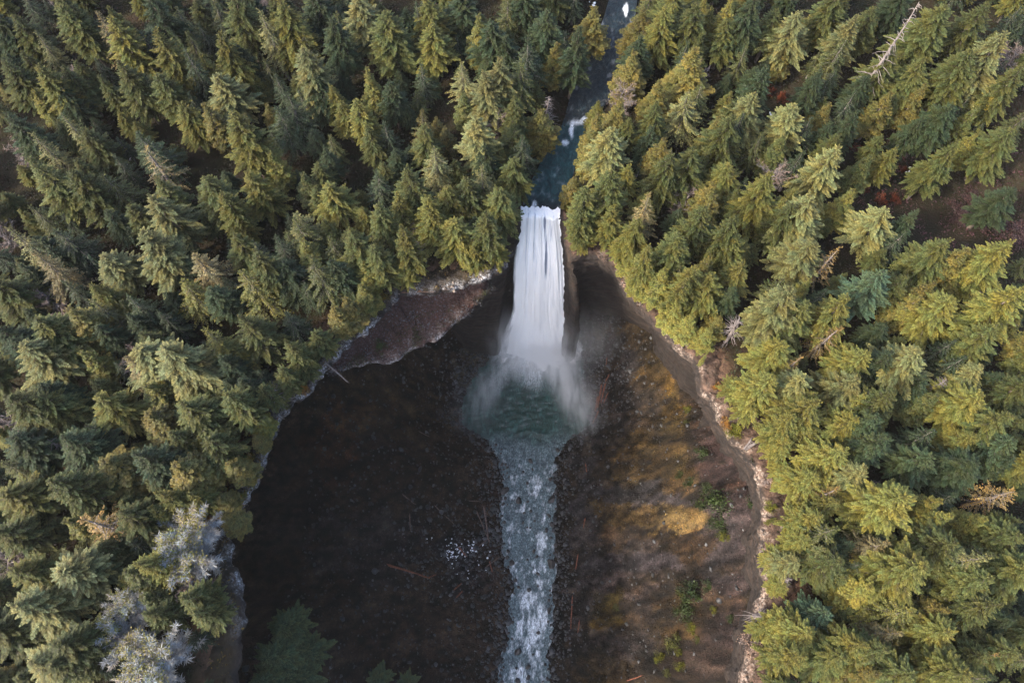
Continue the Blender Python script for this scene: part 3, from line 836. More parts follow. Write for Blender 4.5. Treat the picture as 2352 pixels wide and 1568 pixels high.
def shrub(seed, R=1.6, H=2.0, n=1500, lf=.085):
    rng = np.random.default_rng(seed); st, cr = MB(), MB()
    nl = 16
    for i in range(nl):
        az = rng.uniform(0, 6.28); d = np.array([math.cos(az), math.sin(az), 0]); ln = rng.uniform(.15, 1.15); ss = np.linspace(0, 1, 4)
        tipp = np.array([d[0] * R * ln * .8, d[1] * R * ln * .8, H * rng.uniform(.35, 1.0) * (1.15 - .5 * ln)])
        bp = np.outer(ss, tipp) + rng.normal(0, .05, (4, 3)) * ss[:, None]
        st.tube(bp, np.array([.05, .035, .025, .012]), 3)
        m = n // nl
        c = tipp + rng.normal(0, 1, (m, 3)) * np.array([R * .17, R * .17, H * .14]) * rng.uniform(.6, 1.4)
        c[:, 2] = np.maximum(c[:, 2], .05)
        a1 = rng.normal(0, 1, (m, 3)); a1 /= np.linalg.norm(a1, axis=1)[:, None]; a2 = np.cross(a1, rng.normal(0, 1, (m, 3))); a2 /= np.linalg.norm(a2, axis=1)[:, None]
        z_ = lf * rng.uniform(.6, 1.4, m)[:, None]
        tip = np.clip((c[:, 2] / H) * .8 + rng.normal(0, .2, m), 0, 1)
        cr.quads(np.stack([c - a1 * z_ * 1.3, c - a2 * z_ * .7, c + a1 * z_ * 1.3, c + a2 * z_ * .7], 1), np.tile(tip[:, None], (1, 4)))
    return st, cr

rnd = random.Random(7)
LIB = {}
def lib(kind, *mb_mats):
    """make the mesh data of one plant variety; returns [(part name, mesh)]"""
    out = []
    for pn, mb, mat in mb_mats:
        if not mb.v: continue
        o = mb.mesh(pn, mat); out.append((pn, o.data)); bpy.data.objects.remove(o)
    LIB.setdefault(kind, []).append(out)
for i in range(8):
    a, b = conifer(100 + i, kind='fir'); lib('fir', ('trunk', a, M['bark']), ('crown', b, M['needles']))
for i in range(4):
    a, b = conifer(150 + i, kind='fir', R=4.0); lib('hemlock', ('trunk', a, M['bark']), ('crown', b, M['needles']))
for i in range(4):
    a, b = conifer(200 + i, kind='spruce', R=3.8); lib('spruce', ('trunk', a, M['deadwood']), ('crown', b, M['needles']))
for i in range(3):
    a, b = conifer(300 + i, kind='cedar', R=3.4); lib('cedar', ('trunk', a, M['bark']), ('crown', b, M['needles']))
for i in range(2):
    a, b = conifer(400 + i, kind='sparse', R=3.6); lib('sparse', ('trunk', a, M['deadwood']), ('crown', b, M['needles']))
for i in range(3):
    a, b, c = bare_tree(500 + i, leafy=True, R=2.4, nb=44); lib('lichen', ('trunk', a, M['deadwood']), ('crown', b, M['needles']), ('twigs', c, M['twigs']))
for i in range(2):
    a, b, c = bare_tree(520 + i, H=7, R=1.8, nb=26); lib('bare', ('trunk', a, M['deadwood']), ('twigs', c, M['twigs']))
for i in range(3):
    a, b = snag(600 + i); lib('snag', ('trunk', a, M['deadwood']))
for i in range(4):
    a, b = shrub(700 + i); lib('shrub', ('stem', a, M['bark']), ('foliage', b, M['needles']))
LIBH = {'hemlock': (24, 4.0), 'fir': (24, 4.0), 'spruce': (24, 3.8), 'cedar': (24, 3.4), 'sparse': (24, 3.6), 'lichen': (17, 2.6), 'bare': (7.5, 1.9), 'snag': (15, 2.0), 'shrub': (2.0, 1.9)}
CNT = {}
def plant(kind, name, loc, H, R, color, label, cat, group, rz=None, tilt=(0, 0), colors=None, z_off=-0.3):
    i = CNT.get(kind, 0); CNT[kind] = i + 1
    vs = LIB[kind]; v = vs[rnd.randrange(len(vs))]
    h0, r0 = LIBH[kind]
    o = empty(name, (loc[0], loc[1], loc[2] + z_off), rnd.uniform(0, 6.28) if rz is None else rz)
    o.rotation_euler[0], o.rotation_euler[1] = tilt
    aq = rnd.uniform(.8, 1.25) if kind == 'shrub' else rnd.uniform(.94, 1.06)
    o.scale = (R / r0 * aq, R / r0 / aq, H / h0)
    tag(o, label, cat, group)
    for pn, me in v:
        c = bpy.data.objects.new(pn, me); c.parent = o; col.objects.link(c)
        c.color = (*((colors or {}).get(pn, color)), 1)
    return o

# ------------------------------------------------------------------ the forest
COLR = {'o': ((0.096, 0.092, 0.029), 'bright olive'), 'm': ((0.060, 0.065, 0.025), 'mid green'), 'd': ((0.031, 0.043, 0.024), 'dark green'),
        'p': ((0.117, 0.115, 0.057), 'pale sage'), 'b': ((0.136, 0.109, 0.061), 'pale brownish'), 'c': ((0.079, 0.068, 0.023), 'golden olive'),
        'g': ((0.184, 0.121, 0.053), 'golden brown'), 'y': ((0.099, 0.090, 0.026), 'yellow green'), 't': ((0.045, 0.067, 0.047), 'bluish green')}
FORM = {'fir': 'bushy fir', 'spruce': 'spiky spruce', 'cedar': 'dense cedar', 'sparse': 'thin conifer', 'lichen': 'grey lichened tree', 'snag': 'dead snag', 'bare': 'leafless tree'}
NAME = {'hemlock': 'hemlock_tree', 'fir': 'fir_tree', 'spruce': 'spruce_tree', 'cedar': 'cedar_tree', 'sparse': 'dying_conifer', 'lichen': 'lichened_tree', 'snag': 'dead_snag', 'bare': 'leafless_tree'}
GRP = {'hemlock': 'hemlocks between the taller trees', 'fir': 'bushy firs of the forest', 'spruce': 'spiky spruces of the forest', 'cedar': 'cedars of the forest', 'sparse': 'dying conifers among the green ones',
       'lichen': 'grey lichened trees near the canyon rim', 'snag': 'dead snags standing in the forest', 'bare': 'leafless trees'}
HN = {'hemlock': (8, 14), 'fir': (13.5, 20), 'spruce': (14, 19), 'cedar': (12, 16), 'sparse': (13, 17), 'lichen': (12, 15), 'snag': (11, 13), 'bare': (6, 9)}
K = {'F': 'fir', 'S': 'spruce', 'C': 'cedar', 'D': 'sparse', 'G': 'lichen', 'N': 'snag', 'B': 'bare'}
TREES = """
73 70 30 Sp;217 27 40 Sb;250 33 58 Fo;350 67 55 Fo;407 13 30 Sp;484 3 45 Sm;600 23 45 Sp;644 3 60 Fo;500 80 45 Fo;694 107 56 Fp;497 163 55 Fp;420 107 40 Sd;83 147 45 Fo;
267 143 55 Fm;357 170 48 Fm;5 143 45 Fm;10 250 50 Fd;137 254 30 Sp;187 294 50 Fm;320 294 48 Sd;414 234 42 Fo;467 232 34 Cc;530 264 60 Fo;641 247 52 Sd;661 215 46 Sd;73 304 38 Sp;
334 342 48 Db;457 404 56 Fm;574 387 50 Fo;510 447 42 Fo;350 457 56 Fp;300 474 40 Fm;80 377 54 Fm;167 394 48 Fm;234 394 48 Sm;757 417 48 Fo;687 487 50 Sp;30 30 50 Fm;140 10 50 Fm;130 190 40 Fd;
817 -14 60 Fp;890 20 60 Fm;984 -4 55 Fo;984 53 58 Fo;1094 30 40 Co;1058 137 34 Sp;1151 127 55 Fp;1191 143 50 Sm;1114 170 62 Fp;1091 267 50 Fp;1278 103 40 Cc;1243 250 46 Cc;
824 227 38 Fo;964 254 34 Sc;998 340 44 Sp;934 380 50 Fm;864 464 40 Fm;907 444 40 Fo;984 450 46 Fo;1031 424 50 Fo;1071 404 45 Fm;1108 380 38 Sp;1178 364 50 Fm;1131 43 58 Fd;1211 90 50 Sd;1251 20 60 Fd;
1368 10 46 Cc;1325 60 46 Fd;1478 20 48 Cc;1530 20 50 Fo;1518 187 38 Cc;1420 225 40 Cc;1456 117 46 Cc;1405 290 56 Fp;1415 394 52 Fm;1351 430 44 Fm;1320 400 32 Cc;1358 318 32 Cc;1495 444 38 Sb;
1540 345 46 Fm;1590 215 50 Sp;1505 290 32 Fd;1598 3 55 Fm;1681 0 34 Cy;1678 43 42 Fm;1718 23 34 Cc;1835 27 56 Fp;1788 20 45 Fm;1965 33 46 Fp;1895 5 38 Cc;2008 13 44 Fm;2168 8 66 Fm;2268 3 58 Fm;
2321 67 58 Fp;2235 110 60 Fm;2322 170 36 Cy;1998 170 36 Fd;2045 217 38 Cc;1735 213 54 Fp;1828 240 52 Fp;1678 267 52 Fm;1595 347 50 Fm;1681 377 50 Fo;1768 403 50 Fo;1921 337 58 Fp;1968 440 36 Co;
1868 453 62 Fp;2045 477 52 Fp;1825 470 44 Fm;1685 497 44 Fm;2335 293 58 Fm;2201 330 40 Fm;2335 427 48 Fd;2108 480 30 Fd;1600 110 58 Cc;1768 150 42 Fd;2120 130 56 Fm;2180 240 56 Fd;2060 110 50 Fm;
23 530 40 Sp;127 523 50 Sd;73 580 45 Sb;234 580 50 Fp;320 533 60 Fp;447 572 50 Sb;410 646 46 So;564 620 52 So;214 690 34 Sp;150 700 48 Cc;80 737 60 Fm;50 793 60 Fp;317 797 66 Fp;367 795 66 Fp;
467 757 40 So;507 785 46 Fo;554 733 50 Fm;661 783 50 Fm;584 573 46 Fm;707 593 44 Sm;684 500 46 Sm;534 540 44 Fm;214 917 50 Fo;287 823 40 Sb;417 927 60 Fm;340 945 48 Cc;7 907 58 Fm;83 915 50 Fm;
584 963 26 Cy;10 775 40 Fd;477 660 38 Fd;640 600 50 Fd;830 606 34 Co;835 655 38 Co;790 682 34 Cc;926 520 58 Fo;985 478 50 Fo;1046 500 56 Fo;1112 486 56 Fm;1150 432 50 Fm;1090 560 44 Fo;925 600 46 Fo;
1140 560 36 Fo;760 700 36 Cc;720 760 40 Fm;690 830 40 Fm;640 850 44 Fm;800 520 46 Fm;860 560 44 Fm;760 600 44 Fd;117 1099 50 Fm;10 1129 58 Fo;200 1190 52 Dg;260 1176 48 Fm;427 1133 28 Fo;360 1136 32 Fo;
500 1152 34 Cc;535 1195 30 Cc;397 1223 36 Gy;393 1275 38 Gy;17 1303 46 Fo;140 1299 60 Fp;320 1289 34 Fo;20 1383 54 Fp;267 1388 26 Gy;330 1409 32 Fm;420 1366 46 Fm;440 1406 50 Fm;247 1459 32 Gy;
337 1506 40 Gc;300 1555 34 Gy;57 1529 60 Fp;133 1483 50 Fm;523 1060 34 Cc;233 1066 58 Cc;400 1066 54 Cc;590 1010 30 Cc;470 1010 44 Fm;310 1030 50 Fd;130 1000 56 Fd;30 1010 56 Fd;520 900 46 Fm;600 880 44 Fm;
1711 593 42 Fo;1645 636 46 Fo;1828 666 60 Fp;1861 690 50 Fm;1955 683 46 Fo;1925 572 34 Dg;1858 640 24 Co;1928 753 38 Dg;2035 620 50 Ft;2085 630 40 Fm;2185 546 50 Fm;2318 553 56 Fo;2218 573 46 Cc;
2115 686 34 Cc;2185 680 60 Fo;2295 756 52 Fm;2345 666 60 Fo;1801 790 56 Fo;1841 816 24 Dg;1991 806 46 Fo;2115 810 60 Fp;1851 863 48 Fp;1961 863 54 Fp;1988 905 34 Co;2261 843 42 Fp;2245 903 64 Fo;
1701 873 58 Fo;1738 920 58 Fo;1878 916 58 Fo;1968 950 54 Fo;1941 1023 44 Fo;1601 606 46 Fo;1575 640 44 Fo;1565 690 44 Co;1530 620 40 Co;1588 723 50 Co;1635 756 50 Co;1868 543 58 Fp;1685 550 50 Fo;2328 950 50 Fm;
2328 1000 50 Fd;2048 1003 44 Fd;2018 956 40 Fd;1801 1079 50 Fo;1878 1089 40 Fo;1985 1079 46 Fp;1921 1119 30 Dg;1928 1153 36 Fo;1878 1179 46 Fo;1931 1213 40 Sm;1775 1196 46 Fo;1801 1279 46 Fo;
1838 1286 44 Fp;1898 1259 26 Fp;1935 1279 44 Fm;2085 1146 68 Fo;2161 1146 32 Cy;2185 1185 32 Co;2328 1126 44 Dg;2028 1243 40 Sb;2185 1243 54 Fm;2261 1279 44 Sp;2135 1303 64 Fo;2208 1326 26 Dg;
2285 1329 46 Fm;2001 1346 46 Cy;2101 1406 50 So;2295 1386 46 Fm;2185 1446 54 Fo;1901 1406 34 Ft;1985 1479 40 Fo;1755 1446 48 Fo;1818 1429 48 Fo;1868 1456 50 Fo;2068 1456 30 Sb;2041 1506 46 Fm;
2298 1509 26 Dg;1851 1513 56 Fo;1935 1509 46 Fm;2218 1546 52 Fo;2101 1540 50 Fm;2001 1546 40 Cc;2345 1486 40 Fm;2345 1220 46 Fm;2240 1060 50 Fd;2140 1040 50 Fd;2060 900 44 Fm;1990 1010 40 Fm;
1440 540 44 Fo;1500 560 46 Fo;1560 540 44 Fm;1410 470 44 Fo;1460 500 40 Fo;1620 470 46 Fm;1345 520 46 Fo;1340 470 40 Fm;1490 610 40 Co;1450 590 34 Co;1620 820 36 Co;1775 860 44 Fo;1830 960 50 Fo;1820 1010 48 Fo;
1860 1230 40 Fo;1790 1340 36 Fo;1255 215 22 Nm;1705 730 26 Nm;612 892 26 Nm;2118 2 30 Nm;1755 1412 26 Nm;1825 1330 14 Nm;2185 868 20 Nm;105 1015 24 Nm;960 1 30 Sd;760 40 50 Fd;720 170 46 Fd;
-20 640 50 Fm;-25 1210 50 Fm;-20 30 50 Fd;-20 1450 50 Fm;2375 130 50 Fm;2375 880 50 Fm;2380 1300 50 Fm;120 -25 55 Fm;330 -20 55 Fd;520 -25 55 Fm;720 -30 55 Fd;1060 -25 50 Fd;1200 -30 50 Fd;1560 -30 50 Fm;1740 -25 50 Fd;1930 -30 50 Fm;2080 -25 50 Fd
"""
SHORT = {'hemlock': 'hemlock', 'fir': 'fir', 'spruce': 'spruce', 'cedar': 'cedar', 'sparse': 'thin conifer', 'lichen': 'grey tree', 'snag': 'dead snag', 'bare': 'leafless tree'}
_U = 'zero one two three four five six seven eight nine ten eleven twelve thirteen fourteen fifteen sixteen seventeen eighteen nineteen'.split()
_T = 'x x twenty thirty forty fifty sixty seventy eighty ninety'.split()
def words(v):
    v = int(round(min(100, max(0, v))))
    if v == 100: return 'hundred'
    if v < 20: return _U[v]
    return _T[v // 10] + ('-' + _U[v % 10] if v % 10 else '')
pos = []          # base positions of every tree
used_labels = set()
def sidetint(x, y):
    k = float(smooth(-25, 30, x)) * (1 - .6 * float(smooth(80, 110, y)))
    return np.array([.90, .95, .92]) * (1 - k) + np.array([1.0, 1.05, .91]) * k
def near_txt(px, py):
    if py < 500: return 'left of river' if px < np.interp(py, [0, 500], [1420, 1240]) else 'right of river'
    if py > 1700: return 'by canyon'
    return 'left of canyon' if px < 1240 else 'right of canyon'
def tree_label(kind, cc, px, py, H):
    size = 'tall' if H > 16.5 else ('medium' if H > 11 else 'small')
    c = COLR[cc][1] if kind not in ('lichen', 'snag', 'bare') else ('yellow topped' if kind == 'lichen' else 'pale')
    fx = min(98, max(2, px / 23.52)); fy = min(100, max(0, py / 15.68))
    for dx_, dy_ in ((0, 0), (1, 0), (0, 1), (-1, 0), (0, -1), (1, 1), (-1, -1), (2, 0), (-2, 0), (0, 2), (0, -2)):
        l = f"{size} {c} {SHORT[kind]} {near_txt(px, py)}, tip {words(fx + dx_)} percent across, {words(fy + dy_)} percent down"
        if l not in used_labels: break
    used_labels.add(l)
    return l
def in_canyon(x, y): return bool(inside_poly(np.array([x]), np.array([y]), rim_poly)[0])
shelf_px = [(755, 835), (850, 745), (930, 678), (1060, 655), (1100, 680), (960, 790), (870, 850), (800, 870)]
def clear_spot(x, y, need):
    return (not in_canyon(x, y)) and float(river_dist(x, y)) > 1.2 and float(rim_dist(x, y)[0]) > need
for ent in TREES.replace('\n', '').split(';'):
    if not ent.strip(): continue
    a, b, r, kc = ent.split()
    a, b, r = float(a), float(b), float(r); kind = K[kc[0]]; cc = kc[1]
    H = rnd.uniform(*HN[kind]) * (0.72 + 0.28 * min(1, r / 50)) * (1.06 if r > 56 else 1)
    if (a, b) == (2118, 2): H = 27
    for _ in range(40):
        zg = 0.0
        for _k in range(3):
            x, y = at(a, b, zg + H); zg = float(plateau_h(x, y))
        if clear_spot(x, y, 1.3 if x < 2 or y > 46 or y < 12 else 2.4) or H < 5: break
        H *= 0.95
    t = CAM_Z - zg - H
    Rm = r / 1700 * (t * 1.02) * 1.6
    if kind in ('fir', 'spruce', 'cedar'): H = max(H, 7)
    px, py, _ = topix(x, y, zg + H)
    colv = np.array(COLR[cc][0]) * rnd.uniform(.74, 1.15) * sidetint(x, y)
    Rm = min(Rm, float(rim_dist(x, y)[0]) + (1.6 if x < 2 or y > 46 or y < 12 else .3))
    colors = {'twigs': (0.175, 0.182, 0.215)}
    tilt = (rnd.uniform(-.03, .03), rnd.uniform(-.03, .03))
    plant(kind, NAME[kind], (x, y, zg), H, Rm, tuple(colv), tree_label(kind, cc, px, py, H), 'tree', GRP[kind], tilt=tilt, colors=colors)
    pos.append((x, y, Rm, H))

# younger trees standing between the tall ones
cand = []
P_ = np.array([p[:2] for p in pos])
nfill = 0
frng = random.Random(99)
fillers = []
for _ in range(30000):
    py = frng.uniform(-150, 1700) ; px = frng.uniform(-190, 2440)
    H = frng.choice([frng.uniform(6, 9), frng.uniform(8, 13), frng.uniform(10, 15)])
    x, y = at(px, py, H)
    d = np.sqrt(((P_ - (x, y)) ** 2).sum(1)).min()
    if d < 2.6: continue
    zg = float(plateau_h(x, y))
    if not clear_spot(x, y, 2.0 if x < 0 else (7.0 if 12 < y < 46 else 3.0)): continue
    if float(river_dist(x, y)) < 2.0: continue
    # stay off the shelf and the open gaps
    if inside_poly(np.array([px]), np.array([py]), shelf_px)[0]: continue
    gap = False
    bx_, by_, _ = topix(x, y, zg + .5); trip = [(px, py), (bx_, by_), ((px + bx_) / 2, (py + by_) / 2)]
    for gx, gy, gr in ((760, 130, 45), (2210, 490, 105), (2310, 520, 95), (2085, 400, 62), (2085, 50, 34), (2045, 110, 34), (2003, 160, 30), (1760, 215, 42), (1965, 350, 34), (2035, 455, 30), (1690, 870, 40), (400, 300, 30), (620, 450, 30), (400, 520, 30), (250, 540, 35), (1960, 1130, 30), (1900, 1190, 26), (460, 700, 26), (800, 400, 40)):
        if any(math.hypot(a_ - gx, b_ - gy) < gr * q_ for (a_, b_), q_ in zip(trip, (1, .75, .95))): gap = True
    if gap: continue
    fillers.append((x, y, zg, H)); P_ = np.vstack([P_, (x, y)])
    if len(fillers) >= 620: break
for x, y, zg, H in fillers:
    kind = frng.choices(['hemlock', 'spruce', 'cedar', 'bare'], [6, 4, 2.6, .6])[0]
    cc = {'hemlock': 'mmddo', 'spruce': 'mdd', 'cedar': 'com', 'bare': 'p'}[kind]; cc = cc[frng.randrange(len(cc))]
    if kind == 'bare': H = min(H, 9)
    R = H * frng.uniform(.17, .23) + 1.0
    px, py, _ = topix(x, y, zg + H)
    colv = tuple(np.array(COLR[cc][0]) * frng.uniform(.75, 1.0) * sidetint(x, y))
    plant(kind, NAME[kind], (x, y, zg), H, R, colv, tree_label(kind, cc, px, py, H), 'tree', GRP[kind], colors={'twigs': (0.12, 0.095, 0.10)})
print("trees", len(pos), "fill", len(fillers), {k: v for k, v in CNT.items()})

# ------------------------------------------------------------------ undergrowth, shrubs, stones, logs
def leaf_scatter(name, pts, col_rgb, size, mat, rng, per=14, spread=(.5, .5, .35)):
    """many small leaf faces round each point, one mesh"""
    n = len(pts) * per
    c = np.repeat(pts, per, 0) + rng.normal(0, 1, (n, 3)) * np.array(spread)
    a1 = rng.normal(0, 1, (n, 3)); a1 /= np.linalg.norm(a1, axis=1)[:, None]
    a2 = np.cross(a1, rng.normal(0, 1, (n, 3))); a2 /= np.linalg.norm(a2, axis=1)[:, None]
    z_ = size * rng.uniform(.5, 1.5, n)[:, None]
    P = np.stack([c - a1 * z_ * 1.3, c - a2 * z_ * .7, c + a1 * z_ * 1.3, c + a2 * z_ * .7], 1).reshape(-1, 3)
    C = np.repeat(np.repeat(col_rgb, per, 0) * rng.uniform(.5, 1.5, (n, 1)), 4, 0)
    return mesh_obj(name, P, np.arange(n * 4).reshape(n, 4), mat, colors=C, smooth_shade=False)
s = NT('leafy_ground_cover'); s.base(s.attr('Col', 'Color'), 0.8, 0.15); M['cover'] = s.m

nr = np.random.default_rng(5)
n = 26000
gx = nr.uniform(-150, 150, n); gy = nr.uniform(-35, 190, n)
gpx, gpy, _ = topix(gx, gy, 0 * gx)
ok = (gpx > -150) & (gpx < 2500) & (gpy > -150) & (gpy < 1700) & ~inside_poly(gx, gy, rim_poly) & (river_dist(gx, gy) > .4)
ok &= rim_dist(gx, gy) > .6
gx, gy = gx[ok], gy[ok]
pn = fbm(gx / 7, gy / 7, seed=101)
k = fbm(gx / 12, gy / 12, seed=102)
CC = np.where((pn > .12)[:, None], np.array([0.024, 0.013, 0.008]), np.where((pn < -.1)[:, None], np.array([0.016, 0.022, 0.009]), np.array([0.018, 0.020, 0.008])))
near = rim_dist(gx, gy) < 4
CC = np.where((near & (gx < 0))[:, None], np.array([0.10, 0.065, 0.015]), CC)
dist_dip = np.hypot((gx - DIP[0]) / 20, (gy - DIP[1]) / 15)
CC = np.where((dist_dip < 1)[:, None], np.array([0.055, 0.026, 0.030]), CC)
keep = nr.uniform(0, 1, len(gx)) < np.where(near & (gx > 0), .45, .95)
gx, gy, CC = gx[keep], gy[keep], CC[keep]
gz = plateau_h(gx, gy) + np.abs(nr.normal(0, .35, len(gx)))
cov = leaf_scatter("undergrowth", np.stack([gx, gy, gz], 1), CC, .15, M['cover'], nr, per=10, spread=(.45, .45, .3))
tag(cov, kind="stuff")

# dry grass tufts on the golden patches of the slope, brush low on the right wall
X, Y, Z, PX, PY, C, gold = floor_pts
def brush(name, mask, num, colf, size, per, spread):
    idx = np.where(mask)[0]
    idx = nr.choice(idx, min(num, len(idx) * 2))
    p = np.stack([X[idx] + nr.uniform(-.3, .3, len(idx)), Y[idx] + nr.uniform(-.3, .3, len(idx)), Z[idx] + .1], 1)
    return tag(leaf_scatter(name, p, colf(idx), size, M['cover'], nr, per=per, spread=spread), kind="stuff")
inview = (PX > 0) & (PX < 2352) & (PY < 1620) & (rim_dist(X, Y) > .1)
brush("dry_grass", inview & (gold > .18) & (fbm(X / 1.8, Y / 1.8, seed=111, octaves=5) > .0), 15000, lambda i: C[i] * np.array([1.2, 1.25, 1.0]) * nr.choice([.55, 1.0, 1.5], len(i))[:, None], .085, 7, (.3, .3, .16))
brush("brushwood", inview & (X > 12) & (fbm(X / 2.5, Y / 2.5, seed=112, octaves=5) > -.08), 26000, lambda i: C[i] * np.array([1.2, 1.08, 1.0]) * nr.choice([.45, .8, 1.25, 1.9], len(i))[:, None], .085, 6, (.28, .28, .16))
brush("moss_and_litter", inview & (X < 0) & (fbm(X / 3, Y / 3, seed=113) > .0) & (Y < 60), 14000, lambda i: C[i] * nr.choice([.7, 1.5, 2.4], len(i))[:, None], .085, 5, (.35, .35, .12))

m = 2600
ki = nr.integers(0, ns, m); ki = ki[shelf[ki] > 1.5]
fr = nr.uniform(.05, .95, len(ki))
sp_ = rim_p[ki] - nrm[ki] * (fr * (shelf[ki] * 1.2 - under[ki] * .19))[:, None]
szz = -7.0 - 1.1 * fr + nr.normal(0, .25, len(ki))
cc_ = np.array([(0.060, 0.022, 0.014), (0.035, 0.022, 0.018), (0.075, 0.078, 0.090), (0.022, 0.018, 0.014), (0.03, 0.032, 0.012)])
sel = np.floor((fbm(sp_[:, 0] / 2.2, sp_[:, 1] / 2.2, seed=131) * 1.3 + .5 + nr.normal(0, .12, len(ki))).clip(0, .999) * 5).astype(int)
tag(leaf_scatter("shelf_litter", np.column_stack([sp_, szz]), cc_[sel], .11, M['cover'], nr, per=9, spread=(.3, .3, .16)), kind="stuff")

def floor_at(px, py):
    z = -60.0
    for _ in range(25):
        x, y = at(px, py, z); z = .5 * z + .5 * float(floor_h(x, y))
    return x, y, z
def ground_at(px, py):
    z = 0.0
    for _ in range(8):
        x, y = at(px, py, z); z = float(plateau_h(x, y))
    return x, y, z

